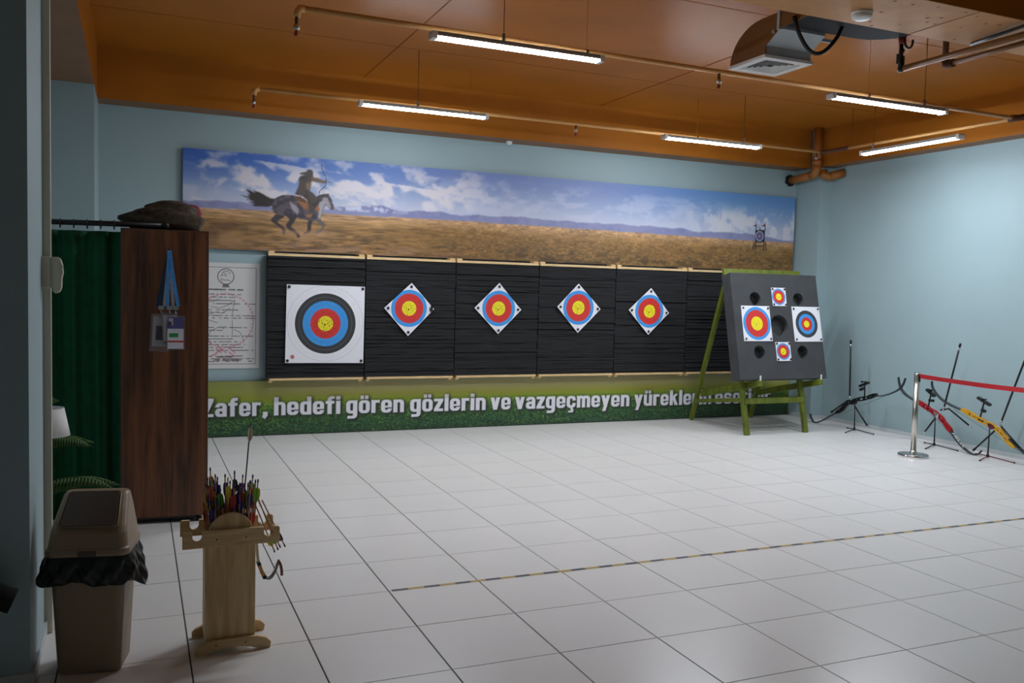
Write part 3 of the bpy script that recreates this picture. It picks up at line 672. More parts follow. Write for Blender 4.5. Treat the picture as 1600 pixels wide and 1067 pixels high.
def quad(px, pz, pts):
    d = np.full(px.shape, -9.0); n = len(pts); ar = sum(pts[i][0]*pts[(i+1)%n][1]-pts[(i+1)%n][0]*pts[i][1] for i in range(n)); sg = 1 if ar > 0 else -1
    for i in range(n):
        (ax,az),(bx,bz) = pts[i], pts[(i+1)%n]; L = math.hypot(bx-ax,bz-az); d = np.maximum(d, sg*((px-ax)*(bz-az)-(pz-az)*(bx-ax))/L)
    return d
mn, mxx = np.minimum, np.maximum
def cut(d, px, pz, *r): return mxx(d, -rect(px, pz, *r))
AS = 1.36
def glyph(ch, x, z):
    w = .82; s_ = SX
    if ch == 'o' or ch == 'ö':
        d = ring(x,z,0,0,w,1)
        if ch == 'ö': d = mn(d, mn(rect(x,z,.12,1.1,.36,1.36), rect(x,z,.46,1.1,.70,1.36)))
        return d, w
    if ch == 'e': d = cut(ring(x,z,0,0,w,1), x,z,w-s_*1.05,.30,w+.2,.40); return mn(d, rect(x,z,.2,.40,w,.53)), w
    if ch == 'a':
        d = cut(cut(ring(x,z,.02,-.2,w,1), x,z,-.2,-.4,w-s_,.70), x,z,-.2,-.4,w+.2,.0); d = mn(d, rect(x,z,w-s_,0,w,.7)); return mn(d, ring(x,z,0,0,w,.60,.27)), w
    if ch in 'nh': d = mn(cut(ring(x,z,0,-.6,w,1), x,z,-.1,-.9,w+.1,0), rect(x,z,0,0,s_,1 if ch == 'n' else AS)); return d, w
    if ch == 'm':
        w1 = .76; a = cut(ring(x,z,0,-.6,w1,1), x,z,-.1,-.9,w1+.1,0); o = w1-s_*.94; b = cut(ring(x,z,o,-.6,o+w1,1), x,z,-.1,-.9,o+w1+.1,0); return mn(mn(a,b), rect(x,z,0,0,s_,1)), o+w1
    if ch == 'r': d = mxx(ring(x,z,0,-.6,.95,1), -rect(x,z,-.2,-.9,1.3,.70)); d = mxx(d, x-.62); return mn(d, rect(x,z,0,0,s_,1)), .62
    if ch == 'd': return mn(ring(x,z,0,0,w,1), rect(x,z,w-s_,0,w,AS)), w
    if ch == 'f': d = mxx(mxx(ring(x,z,.14,.4,1.1,AS), x-.66), .98-z); d = mn(d, rect(x,z,.14,0,.14+s_,1.1)); return mn(d, rect(x,z,0,.80,.64,1.0)), .66
    if ch == 'i': return mn(rect(x,z,0,0,s_,1), rect(x,z,0,1.1,s_,AS)), s_
    if ch == 'l': return rect(x,z,0,0,s_,AS), s_
    if ch in 'zZ':
        h = 1.0 if ch == 'z' else 1.34; w = .72 if ch == 'z' else .8
        return mn(mn(rect(x,z,0,0,w,.2), rect(x,z,0,h-.2,w,h)), quad(x,z,[(0,.18),(.36,.18),(w,h-.18),(w-.36,h-.18)])), w
    if ch == 'v': return mn(quad(x,z,[(0,1),(.31,1),(.56,0),(.25,0)]), quad(x,z,[(w,1),(w-.31,1),(.26,0),(.57,0)])), w
    if ch == 'y': return mn(quad(x,z,[(0,1),(.31,1),(.58,.02),(.27,.02)]), quad(x,z,[(w,1),(w-.31,1),(.12,-.36),(.42,-.36)])), w
    if ch == 'g': d = mn(ring(x,z,0,0,w,1), rect(x,z,w-s_,-.1,w,1)); k = mxx(mxx(ring(x,z,-.5,-.40,w,.6), z-.0), .1-x); return mn(d,k), w
    if ch == 'ç': d = cut(ring(x,z,0,0,w,1), x,z,w-s_*1.05,.38,w+.2,.62); d = mn(d, rect(x,z,.36,-.16,.5,.02)); return mn(d, mn(rect(x,z,.36,-.2,.62,-.08), mn(rect(x,z,.44,-.36,.62,-.1), rect(x,z,.18,-.4,.6,-.27)))), w
    if ch == 'ü': d = mxx(ring(x,z,0,0,w,1.7), z-1.0); d = mn(d, rect(x,z,w-s_,0,w,1)); return mn(d, mn(rect(x,z,.12,1.1,.36,1.36), rect(x,z,.46,1.1,.70,1.36))), w
    if ch == 'k': return mn(rect(x,z,0,0,s_,AS), mn(quad(x,z,[(.24,.42),(.24,.66),(.50,1.0),(.82,1.0)]), quad(x,z,[(.28,.62),(.52,.72),(.84,0),(.52,0)]))), .84
    if ch == 's': a = cut(ring(x,z,0,.40,w,1,.26), x,z,w-s_*1.05,.55,w+.1,.68); b = cut(ring(x,z,0,0,w,.60,.26), x,z,-.1,.30,s_*1.05,.44); a = cut(a, x,z,w-s_*1.02,.56,w+.1,.66); return mn(a,b), w
    if ch == ',': return mn(rect(x,z,.06,0,.40,.28), quad(x,z,[(.40,.1),(.40,0),(.2,-.24),(0,-.1),(.06,.06)])), .40
    if ch == '”': return mn(quad(x,z,[(0,1.05),(.24,1.05),(.30,1.36),(.06,1.36)]), quad(x,z,[(.36,1.05),(.60,1.05),(.66,1.36),(.42,1.36)])), .66
    return np.full(x.shape, 9.0), .4
txt = np.zeros(S)
for word, a, b in (('Zafer,',-.715,.055), ('hedefi',.134,.963), ('gören',1.042,1.81), ('gözlerin',1.898,2.972), ('ve',3.048,3.345), ('vazgeçmeyen',3.418,5.256), ('yüreklerin',5.343,6.715), ('eseridir”',6.788,7.993)):
    ws = [glyph(c, np.zeros((1,1)), np.zeros((1,1)))[1] for c in word]; gap = .13
    sc = (b-a)/(sum(ws)+gap*(len(ws)-1)); cur = a
    for c, wd in zip(word, ws):
        base = .2525-.0058*cur; ii = np.where((X[0] > cur-.06) & (X[0] < cur+wd*sc+.06))[0]
        d, _ = glyph(c, (X[:,ii]-cur)/sc, (Z[:,ii]-base)/.167)
        txt[:,ii] = np.maximum(txt[:,ii], 1-ss(-.02,.05,d)); cur += (wd+gap)*sc
shd = blur(np.roll(np.roll(txt, -2, 0), 2, 1), 4, 2); img = blend(img, (22,26,30), np.clip(shd*1.5,0,.88)); img = blend(img, (228,226,232), txt)
img = blend(img*1.0, (30,44,34), (1-ss(.0,.025,zz)))
t = thing('slogan_banner', 'green grass banner with white slogan along the floor under the butts', 'banner', (3.6,5.96,0))
part(t, 'panel', MB().box((x0,5.944,z0),(x1,5.998,z1)), mat('banner_edge', (34,48,38), .5))
print_panel(t, x0, x1, z0, z1, 5.942, img, M['vinyl'])

# --- rules sheet on the wall
x0, x1, z0, z1 = -.85, -.047, .842, 2.133
W_, H_ = 230, 370
X, Z = np.meshgrid(np.linspace(x0,x1,W_), np.linspace(z0,z1,H_)); S = X.shape
img = np.zeros(S+(3,))+np.array((214,212,210.))
def box_line(a, b, c, d, k): return np.maximum.reduce([line_mask(X,Z,q,k) for q in ([(a,b),(c,b)],[(c,b),(c,d)],[(c,d),(a,d)],[(a,d),(a,b)])])
img = blend(img, (70,68,70), box_line(x0+.04,z0+.055,x1-.045,z1-.055,.003)*.9)
cxp = -.448
img = blend(img, (70,40,46), line_mask(X,Z,[(cxp+.094*math.cos(a),1.966+.094*math.sin(a)) for a in np.linspace(0,2*math.pi,30)],.006))
for q in ([(-.50,1.99),(-.47,2.03),(-.42,2.03),(-.40,2.0)],[(-.51,1.97),(-.47,1.985),(-.44,1.97)],[(-.50,1.94),(-.46,1.92),(-.42,1.925),(-.395,1.91)],[(-.47,2.01),(-.44,1.99)],[(-.505,1.93),(-.49,1.90)]): img = blend(img, (56,56,58), line_mask(X,Z,q,.004)*.9)
img = blend(img, (40,36,38), poly_mask(X,Z,[(-.485,1.845),(-.41,1.845),(-.418,1.875),(-.477,1.875)])*.8); img = blend(img, (200,198,198), line_mask(X,Z,[(-.47,1.86),(-.425,1.86)],.006)*.7); img = blend(img, (60,56,58), line_mask(X,Z,[(-.49,1.838),(-.405,1.838)],.005)*.8)
rg = np.random.RandomState(5)
def textline(zc, a, b, hgt, c, dens=.75):
    global img
    xx = a
    while xx < b:
        wl_ = .008+.02*rg.rand()
        if rg.rand() < dens: img = blend(img, c, line_mask(X,Z,[(xx,zc),(min(b,xx+wl_),zc)],hgt)*(.55+.4*rg.rand()))
        xx += wl_+.007
textline(1.807, -.66, -.25, .013, (50,48,50), .95)
for k_, zc in enumerate((1.75,1.715,1.675,1.635,1.56,1.53,1.49,1.46,1.345,1.31,1.24,1.205,1.17,1.135,1.10,1.065,.995,.962,.93)):
    textline(zc, -.79, (-.22,-.30,-.33,-.06,-.20,-.42,-.06,-.06,-.16,-.44,-.07,-.29,-.27,-.18,-.20,-.07,-.21,-.07,-.07)[k_]-.04, .008, (76,72,74))
for k_ in range(44):
    a = 2*math.pi*k_/44; r_ = .325
    img = blend(img, (206,120,132), line_mask(X,Z,[(cxp+r_*math.cos(a),1.43+r_*math.sin(a)),(cxp+r_*math.cos(a+.05),1.43+r_*math.sin(a+.05))],.018)*.6)
for q in ([(-.62,1.60),(-.52,1.58),(-.42,1.62),(-.34,1.68)],[(-.66,1.50),(-.56,1.53),(-.48,1.52),(-.40,1.58)],[(-.34,1.68),(-.36,1.58),(-.37,1.50)],[(-.68,1.45),(-.60,1.42),(-.54,1.40)],[(-.50,1.36),(-.47,1.33),(-.45,1.36),(-.43,1.34)],[(-.53,1.35),(-.62,1.30),(-.655,1.22),(-.62,1.15)],[(-.35,1.32),(-.28,1.29),(-.245,1.22),(-.235,1.16)],[(-.37,1.43),(-.368,1.26)],[(-.66,1.66),(-.60,1.66),(-.53,1.69)]): img = blend(img, (96,92,94), line_mask(X,Z,q,.005)*.8)
for q in ([(-.55,1.08),(-.50,1.04)],[(-.51,1.09),(-.44,1.04)],[(-.40,1.09),(-.34,1.04)],[(-.55,1.04),(-.48,1.08)],[(-.62,.99),(-.55,1.03)],[(-.34,.99),(-.40,1.04)]): img = blend(img, (200,110,122), line_mask(X,Z,q,.018)*.6)
textline(.985, -.54, -.37, .02, (120,100,104), .8); textline(.945, -.63, -.27, .02, (120,100,104), .8)
t = thing('rules_sheet', 'printed rules sheet with round crest and red seal on the wall', 'poster', (-.45,5.99,.84))
part(t, 'backing', MB().box((x0,5.990,z0),(x1,5.999,z1)), M['paper'])
print_panel(t, x0, x1, z0, z1, 5.9885, img, M['sheetprint'])

# ------------------------------------------------------------------ the six wall butts
def butt(i, label):
    xa, xb, za, zb = .022+1.2165*i, .022+1.2165*i+1.205, .735, 2.235
    t = thing('target_butt', label, 'archery butt', ((xa+xb)/2,5.87,.68), group='black foam butts in a row on the wall')
    rg = random.Random(100+i); nl, ns = 62, 14; mb = MB(); hgt = (zb-za)/nl
    off = [rg.gauss(0,.0065) for _ in range(nl)]; base = [[0]*(ns+1) for _ in range(nl)]
    for l in range(nl):
        ph, am = rg.random()*6, .0015+.003*rg.random()
        for s_ in range(ns+1): base[l][s_] = off[l]+am*math.sin(ph+s_*.9)
    for l in range(nl):
        z_0, z_1 = za+l*hgt+.0012, za+(l+1)*hgt-.0012; vs = []; fs = []
        for s_ in range(ns+1):
            x = xa+(xb-xa)*s_/ns; d = base[l][s_]; sag = .002*math.sin(x*3+l*.3)
            vs += [(x,5.80+d,z_0+sag),(x,5.80+d,z_1+sag),(x,5.812,z_1+.0012+sag),(x,5.812,z_0-.0012+sag)]
        for s_ in range(ns):
            o = s_*4; fs += [(o,o+4,o+5,o+1),(o+1,o+5,o+6,o+2),(o+3,o+7,o+4,o)]
        fs += [(0,1,2,3),(ns*4+3,ns*4+2,ns*4+1,ns*4)]
        mb.add(vs, fs)
    part(t, 'foam_layers', mb, M['foam'], kind='stuff')
    part(t, 'core', MB().box((xa,5.812,za),(xb,5.935,zb)), M['foam'])
    part(t, 'top_rail', MB().box((xa+.005,5.785,zb+.002),(xb-.01,5.86,zb+.032)), M['pine'])
    part(t, 'bottom_rail', MB().box((xa+.03,5.79,za-.032),(xb-.01,5.87,za-.004)), M['pine'])
    for x in (xa+.01, xb-.08):
        part(t, 'top_block', MB().box((x,5.80,zb+.033),(x+.07,5.935,zb+.058)), M['pine'])
        part(t, 'bottom_block', MB().box((x+.015,5.80,za-.056),(x+.055,5.93,za-.033)), M['pine'])
    part(t, 'back_rail', MB().box((xa,5.90,zb+.002),(xb,5.935,zb+.03)), M['black'])
    part(t, 'tie_bolt', MB().tube([(xb-.004,5.82,zb),(xb-.004,5.82,zb+.075)], .005, 6), M['blackm'])
for i, lb in enumerate(('black layered foam butt carrying the large ringed face, next to rules sheet', 'black layered foam butt with a diamond face, second from rules sheet',
      'black layered foam butt with a diamond face, third from rules sheet', 'black layered foam butt with a diamond face, fourth from rules sheet',
      'black layered foam butt with a diamond face, nearest the easel', 'bare black layered foam butt half hidden behind the green easel')): butt(i, lb)

# ------------------------------------------------------------------ target faces
def face(corners, centre, y, m, label, group=None, wav=.004, pins=True, n=12, plane=None, pin_in=.045, extra=None):
    """corners: TL, TR, BR, BL as (x,z) on the butt's front; paper slightly wavy, held by pins"""
    rg = random.Random(int(centre[0]*100)); mb = MB(); th = .0012
    tl, tr, br, bl = [Vector((c[0]-centre[0], c[1]-centre[1])) for c in corners]; P = []
    for side in (0, 1):
        for j in range(n+1):
            for i in range(n+1):
                a, b = i/n, j/n; q = (bl*(1-a)+br*a)*(1-b)+(tl*(1-a)+tr*a)*b
                ed = (4*a*(1-a))*(4*b*(1-b)); yy = wav*math.sin(a*5+b*3+centre[0]*7)*(1-ed) - wav*.6*ed*math.sin(a*7+1)
                P.append((q.x, yy+(th if side else 0), q.y))
    N = (n+1)*(n+1); F = []
    for j in range(n):
        for i in range(n):
            o = j*(n+1)+i; F.append((o,o+1,o+n+2,o+n+1)); F.append((N+o+n+1,N+o+n+2,N+o+1,N+o))
    mb.add(P, F, 0, True)
    o = link('paper_target', mb.mesh('paper_target', m)); tag(o, label, 'target face', group)
    if plane is None: o.location = (centre[0], y-.010-wav, centre[1])
    else: o.matrix_world = plane(centre)
    if pins:
        for c in (tl, tr, br, bl):
            k = c*(1-pin_in/c.length)
            rr_ = .019 if wav > .003 else .016
            p = MB().tube([(k.x,.004,k.y),(k.x,-.006,k.y)], .004, 6).sphere((k.x,-.010,k.y), (rr_,.006,rr_), 8, 5)
            pp = link('pin', p.mesh('pin', M['black']), o)
    if extra: extra(o)
    return o
m10 = rings('ten_ring_face', .472, [(.2,YEL),(.4,RED_),(.6,BLU),(.8,BLK)], (230,230,235), [(1.0,(150,150,155),.0012),(.9,(206,206,210),.0012),(.7,(120,122,124),.0014),(.5,(44,124,190),.0012),(.3,(176,36,34),.0012),(.1,(150,140,30),.001)], holes=.60, hole_r=.40)
def seal(o):
    s_ = link('printed_seal', MB().tube([(-.405,-.0015,-.415),(-.405,-.003,-.415)], .026, 20).mesh('printed_seal', mat('seal_red', (190,110,112), .6)), o)
face([(.247,1.892),(1.219,1.885),(1.21,.914),(.234,.923)], (.727,1.413), 5.785, m10, 'large square ten ring target face with white border', wav=.005, extra=seal, pin_in=.04)
m6 = rings('six_ring_face', .24, [(.4,YEL),(.8,RED_),(1.0,BLU)], (230,230,235), [(.2,(190,176,30),.001),(.6,(186,40,36),.001)], holes=.60, hole_r=.20)
for cs, cc, lb in (([(1.834,1.951),(2.146,1.615),(1.796,1.26),(1.474,1.621)], (1.806,1.62), 'small diamond target face with torn right corner, leftmost of four'),
                   ([(3.063,1.984),(3.395,1.625),(3.063,1.29),(2.711,1.641)], (3.062,1.638), 'small diamond target face, second of four from the large face'),
                   ([(4.269,2.007),(4.63,1.653),(4.273,1.313),(3.94,1.678)], (4.275,1.668), 'small diamond target face, third of four from the large face'),
                   ([(5.458,1.974),(5.782,1.613),(5.432,1.29),(5.093,1.65)], (5.443,1.635), 'small diamond target face nearest the easel')):
    o = face(cs, cc, 5.785, m6, lb, 'diamond target faces', wav=.004, pin_in=.05)
    if cc[0] < 2:
        rg = random.Random(4); mb = MB()
        for k in range(9): mb.add([(.27+.05*rg.random()+dx,-.009,-.06+.12*rg.random()*1+dz) for dx, dz in ((0,0),(.014,.004),(.01,.016))], [(0,1,2)])
        link('tear', mb.mesh('tear', M['blackcloth']), o)

# ------------------------------------------------------------------ easel with the holed foam block
yt, yb_, zt, zb_ = 4.68, 4.36, 2.21, .768
tilt = math.atan2(yt-yb_, zt-zb_); ct, st = math.cos(tilt), math.sin(tilt); HB = 1.477
def onface(x, h, d=0.0):   # x along, h up the tilted front, d behind it
    return (x, yb_+h*st+d*ct, zb_+h*ct-d*st)
def plane_m(c):
    return Matrix(((1,0,0,c[0]), (0,ct,st,onface(c[0],c[1],-.008)[1]), (0,-st,ct,onface(c[0],c[1],-.008)[2]), (0,0,0,1)))
t = thing('easel', 'olive green wooden easel holding the grey foam target block', 'easel', (6.75,4.9,0))
for x, xt_ in ((6.20,6.22), (7.21,7.25)):
    a = Vector((x, 4.40, 0)); b = Vector(onface(xt_, 1.56, .27)); d = (b-a).normalized()
    part(t, 'front_leg', MB().beam(a-d*a.z/d.z, b, .07, .055, (0,1,0)), M['olive'], bevel=.004)
for x, xt_ in ((6.26,6.23), (7.36,7.24)):
    part(t, 'rear_leg', MB().beam((x,5.80,0.012), (xt_, 4.99, 2.24), .055, .06, (0,1,0)), M['olive'], bevel=.004)
part(t, 'top_crossbar', MB().beam(onface(6.08,1.535,.225), onface(7.42,1.535,.225), .05, .10, (0,st,ct)), M['olive'], bevel=.004)
for x in (6.31, 7.36):
    p = Vector(onface(x,-.055,-.05)); q = Vector((x, 5.62, .42))
    part(t, 'support_arm', MB().beam(p, q, .06, .085, (0,0,1)), M['olive'], bevel=.004)
    part(t, 'end_clip', MB().box((x-.012, p.y+.0, p.z+.03), (x+.012, p.y+.006, p.z+.10)), M['white'], label='small white clip')
part(t, 'front_stretcher', MB().beam((6.20,4.485,.455),(7.23,4.485,.455), .04, .075), M['olive'], bevel=.004)
for x, xr in ((6.19,6.25), (7.24,7.34)):
    part(t, 'side_stretcher', MB().beam((x,4.49,.475),(xr,5.68,.31), .04, .055), M['olive'], bevel=.004)
t = thing('foam_target_block', 'thick grey foam block with round holes leaning on the easel', 'archery butt', onface(6.77,0,.1))
XA, XB = 6.02, 7.515
holes = [(6.405,1.12,.093),(7.157,1.122,.093),(6.39,.373,.093),(7.138,.372,.093),(6.775,.745,.15)]
covered = [(6.806,1.155,.07),(6.79,.376,.07)]
import bmesh
def holed_plate(x0, x1, h0, h1, hs, d0, d1, deep=True):
    """slab with round holes, made from a grid of cells around each hole"""
    bm = bmesh.new(); cols = sorted(set([x0, x1]+[round(c,4) for hx, hh, r in hs for c in (hx-r*1.25, hx+r*1.25)])); 
    mb = MB(); n = 24
    # front face as one polygon with holes: triangle_fill
    ed = []
    def loop(pts):
        vs = [bm.verts.new((p[0],0,p[1])) for p in pts]; return [bm.edges.new((vs[i], vs[(i+1)%len(vs)])) for i in range(len(vs))]
    es = loop([(x0,h0),(x1,h0),(x1,h1),(x0,h1)])
    for hx, hh, r in hs: es += loop([(hx+r*math.cos(2*math.pi*k/n), hh+r*math.sin(2*math.pi*k/n)) for k in range(n)])
    bmesh.ops.triangle_fill(bm, use_beauty=True, edges=es)
    bm.verts.index_update(); V = [v.co.copy() for v in bm.verts]; F = [[v.index for v in f.verts] for f in bm.faces]; bm.free()
    F2 = []
    for f in F:
        a, b, c = [V[i] for i in f]; nrm = (b-a).cross(c-a)
        F2.append(f if nrm.y < 0 else f[::-1])
    nV = len(V); mb.add([onface(v.x, v.z, d0) for v in V]+[onface(v.x, v.z, d1) for v in V], F2+[[i+nV for i in f[::-1]] for f in F2])
    loops = [[(x0,h0),(x1,h0),(x1,h1),(x0,h1)]]+[[(hx+r*math.cos(2*math.pi*k/n), hh+r*math.sin(2*math.pi*k/n)) for k in range(n)] for hx, hh, r in hs]
    for q in loops:
        m_ = len(q); mb.add([onface(p[0],p[1],d0) for p in q]+[onface(p[0],p[1],d1) for p in q], [(i,(i+1)%m_,m_+(i+1)%m_,m_+i) for i in range(m_)])
    return mb
part(t, 'front_slab', holed_plate(XA, XB, 0, HB, holes, 0, .062), M['foamgrey'])
part(t, 'foam_slab', holed_plate(XA+.006, XB-.004, .004, HB-.004, holes, .063, .125), M['foamgrey'])
pl = MB().add([onface(*p) for p in ((XA+.002,0,.126),(XB,0,.126),(XB,HB,.126),(XA+.002,HB,.126),(XA+.002,0,.188),(XB,0,.188),(XB,HB,.188),(XA+.002,HB,.188))], [(0,1,2,3),(7,6,5,4),(0,4,5,1),(1,5,6,2),(2,6,7,3),(3,7,4,0)])
part(t, 'back_slab', pl, M['foamgrey'])
ms = {r: rings('six_ring_face_%d' % int(r*1000), r, [(.42,YEL),(.82,RED_),(1.0,BLU)], (230,230,235), [], holes=.64, hole_r=.2) for r in (.230, .116)}
mt10 = rings('small_ten_ring_face', .242, [(.2,YEL),(.4,RED_),(.6,BLU),(.8,BLK)], (230,230,235), [(.7,(110,110,114),.001)], holes=0)
def rc(a, b, c, d): return [(a,d),(c,d),(c,b),(a,b)]
face(rc(6.143,.525,6.625,1.017), (6.386,.771), 0, ms[.230], 'large blue edged target face on the left of the grey foam block', wav=.002, plane=plane_m)
face(rc(7.012,.518,7.508,1.018), (7.252,.77), 0, mt10, 'white bordered black ringed target face on the right of grey foam block', wav=.002, plane=plane_m)
face(rc(6.688,1.021,6.935,1.282), (6.808,1.152), 0, ms[.116], 'small square target face above the middle hole of the foam block', wav=.0015, plane=plane_m, pin_in=.03)
face(rc(6.664,.248,6.918,.512), (6.79,.38), 0, ms[.116], 'small square target face below the middle hole of the foam block', wav=.0015, plane=plane_m, pin_in=.03)

# ------------------------------------------------------------------ floor tape
mb = MB(); x = .02; k = 0
while x < XR-.02:
    e = min(x+.105, XR-.02); mb.add([(x,-.017,.0012),(e,-.017,.0012),(e,.017,.0012),(x,.017,.0012)], [(0,1,2,3)], k % 2); x = e; k += 1
single('floor_tape', mb, [M['tapeb'], M['tapey']], 'black and yellow dashed marking tape across the tiled floor', 'tape', (4.2,0,.001))

# ------------------------------------------------------------------ stanchion with red belt
def stanchion(x, y, label):
    t = thing('stanchion', label, 'stanchion', (x,y,0))
    part(t, 'base_plate', MB().lathe([(.172,.001),(.176,.006),(.176,.028),(.168,.034),(.045,.040)], 48, (x,y,0)), M['chrome'])
    part(t, 'collar', MB().lathe([(.040,.038),(.042,.05),(.034,.075)], 32, (x,y,0)), M['steel'])
    part(t, 'post', MB().lathe([(.0325,.06),(.0325,.90)], 32, (x,y,0)), M['steel'])
    h = part(t, 'belt_cassette', MB().lathe([(.0335,.90),(.0345,.905),(.0345,1.01),(.030,1.018)], 32, (x,y,0)), M['steel'])
    part(h, 'belt_slot', MB().box((x-.012,y-.040,.915),(x+.012,y-.030,1.0)), M['black'])
    part(h, 'top_cap', MB().lathe([(.030,1.018),(.028,1.021),(.002,1.022)], 32, (x,y,0)), M['black'])
    return t
t = stanchion(7.24, 2.56, 'steel stanchion post on a round chrome base holding the red belt')
mb = MB(); N_ = 24; vs = []; fs = []
for k in range(N_+1):
    f = k/N_; y = 2.52-1.96*f; z = .985-.05*math.sin(math.pi*f)*.35; tw = .006*math.sin(f*7)
    vs += [(7.24+tw,y,z-.026),(7.24-tw,y,z+.026),(7.2412-tw,y,z+.026),(7.2412+tw,y,z-.026)]
for k in range(N_):
    o = k*4; fs += [(o,o+1,o+5,o+4),(o+3,o+7,o+6,o+2),(o+1,o+2,o+6,o+5),(o,o+4,o+7,o+3)]
part(t, 'belt', mb.add(vs, fs), M['belt'], label='red webbing belt')
part(t, 'belt_clip', MB().box((7.225,.545,.945),(7.256,.57,1.005)), M['black'])
stanchion(7.24, .52, 'second steel stanchion post where the red belt ends, beyond the yellow bow')

# ------------------------------------------------------------------ bows on their floor stands
def smooth(pts, n=4):
    P = [Vector(p) for p in pts]; out = []
    for i in range(len(P)-1):
        a, b, c, d = P[max(i-1,0)], P[i], P[i+1], P[min(i+2,len(P)-1)]
        for k in range(n):
            s_ = k/n; out.append(.5*((2*b)+(c-a)*s_+(2*a-5*b+4*c-d)*s_*s_+(3*b-a-3*c+d)*s_**3))
    out.append(P[-1]); return out
def bow(i, rm, label, accent, rev):
    X_, D = BOWS[i]; dz = .016
    f = lambda l, dx=0.0: [(X_+dx, p[0], p[1]+dz) for p in l]
    c = f(D['riser'])[3]
    t = thing('recurve_bow', label, 'bow', c, group='recurve bows along the right wall')
    for nm in ('upper', 'lower'):
        pts = smooth(f(D[nm])); n = len(pts)
        wd = [.056-.026*(k/(n-1))**1.5 for k in range(n)]; th = [.017-.008*(k/(n-1)) for k in range(n)]
        o = part(t, nm+'_limb', MB().ribbon(pts, wd, th, (1,0,0)), M['carbon'])
        if i == 1:
            st_ = [p for p in pts[1:-8]]; part(o, 'white_edge_stripe', MB().ribbon([Vector(p)+Vector((-.0225,0,0)) for p in pts[2:10]], .003, .004, (1,0,0)), M['white'])
        part(t, 'limb_tip', MB().ribbon([pts[-2], pts[-1]], .020, .012, (1,0,0)), M['black'])
    rp = smooth(f(D['riser']), 3); n = len(rp)
    # riser: side rails with bridges between, so that it reads as a machined, windowed bar
    nrm = []
    for k in range(n):
        d = (rp[min(k+1,n-1)]-rp[max(k-1,0)]).normalized(); q = Vector((1,0,0)).cross(d); nrm.append(q if q.z > 0 else -q)
    for sz in (-1, 1):
        part(t, 'riser_rail', MB().ribbon([rp[k]+nrm[k]*sz*(.013+.010*abs(math.sin(k*.75))) for k in range(n)], .034, [.012+.008*abs(math.sin(k*1.3)) for k in range(n)], (1,0,0)), rm)
    for k in range(1, n-1, 2):
        part(t, 'riser_bridge', MB().ribbon([rp[k-1].lerp(rp[k],.72), rp[k].lerp(rp[k+1],.28)], .028, .040, (1,0,0)), accent if k in (7,) else rm)
    for e, nb in ((rp[0], rp[2]), (rp[-1], rp[-3])):
        d = (Vector(nb)-Vector(e)).normalized()*.09
        part(t, 'limb_pocket', MB().ribbon([Vector(e)-d*.3, Vector(e)+d*.35, Vector(e)+d], [.058,.056,.040], [.036,.048,.040], (1,0,0)), rm)
    g0, g1 = rp[n//2-1], rp[n//2+1]
    part(t, 'grip', MB().ribbon([g0, Vector(g0).lerp(Vector(g1),.5)+Vector((0,0,-.012)), g1], [.036,.042,.036], [.05,.062,.045], (1,0,0)), accent)
    part(t, 'bow_string', MB().tube(f(D['string']), .0022, 5), M['string'])
    a, b = [Vector(p) for p in f(D['stab'])]
    s_ = part(t, 'long_stabiliser', MB().tube([a, b], .0115, 8), M['blackm'])
    d = (b-a).normalized()
    part(s_, 'end_weight', MB().tube([b, b+d*.03, b+d*.05], [.015,.017,.010], 10), M['black'])
    part(s_, 'silver_collar', MB().tube([b-d*.05, b-d*.01], .0135, 10), M['silver']); part(s_, 'silver_collar', MB().tube([a-d*.01, a+d*.05], .0135, 10), M['silver'])
    for nm, dx in (('rod1', -.05), ('rod2', .03)):
        q = [Vector(p) for p in f(D[nm])]; q[-1] = q[-1]+Vector((dx*0,0,0))
        q = [Vector((p.x, p.y, max(p.z, .022))) for p in q]
        r_ = part(t, 'side_rod', MB().tube(q, .011, 8), M['blackm']); d = (q[-1]-q[-2]).normalized()
        part(r_, 'end_weight', MB().tube([q[-1]-d*.03, q[-1]-d*.005, q[-1]+d*.012], [.014,.017,.010], 10), M['silver' if i == 1 else 'black'])
    q = [Vector(p) for p in f(D['sight'])]
    s_ = part(t, 'sight_bar', MB().tube(q, .010, 6), M['black'])
    for nm in ('s1', 's2'):
        a, b = [Vector(p) for p in f(D[nm], -.02)]; part(s_, 'sight_block', MB().beam(a, b, .045, .030), M['black'])
    part(s_, 'sight_pin', MB().tube([q[1]+Vector((-.05,0,0)), q[1]+Vector((.03,0,0))], .008, 6).sphere(q[1]+Vector((-.055,0,.0)), .018, 8, 5), M['black'])
    # stand
    a, b = [Vector(p) for p in f(D['stand'])]; b.z = .03; hub = Vector((X_, b.y, .03))
    st_ = thing('bow_stand', rev, 'bow stand', (hub.x, hub.y, 0), group='folding bow stands on the floor')
    a.y = hub.y + (a.y-hub.y)
    part(st_, 'upright', MB().tube([hub, hub.lerp(a,.35), a], [.010,.008,.006], 8), M['blackm'])
    part(st_, 'hub', MB().lathe([(.012,.0),(.018,.012),(.016,.035),(.010,.045)], 12, (hub.x,hub.y,.012)), M['black'])
    lm = mat('stand_leg_%d' % i, (22,26,44) if i == 0 else (24,22,24) if i == 1 else (110,24,34), .45)
    for dx, dy in ((-.27,-.11), (.02,-.34), (.10,.24)):
        l_ = part(st_, 'leg', MB().tube([hub, hub+Vector((dx,dy,-.021))], .0065, 6), lm)
        part(l_, 'foot', MB().sphere(hub+Vector((dx,dy,-.021)), .011, 8, 5), M['black'])
    part(st_, 'cradle', MB().tube([a+Vector((-.03,0,.03)), a+Vector((-.022,0,0)), a+Vector((.022,0,0)), a+Vector((.03,0,.03))], .005, 6), M['blackm'])
    return t
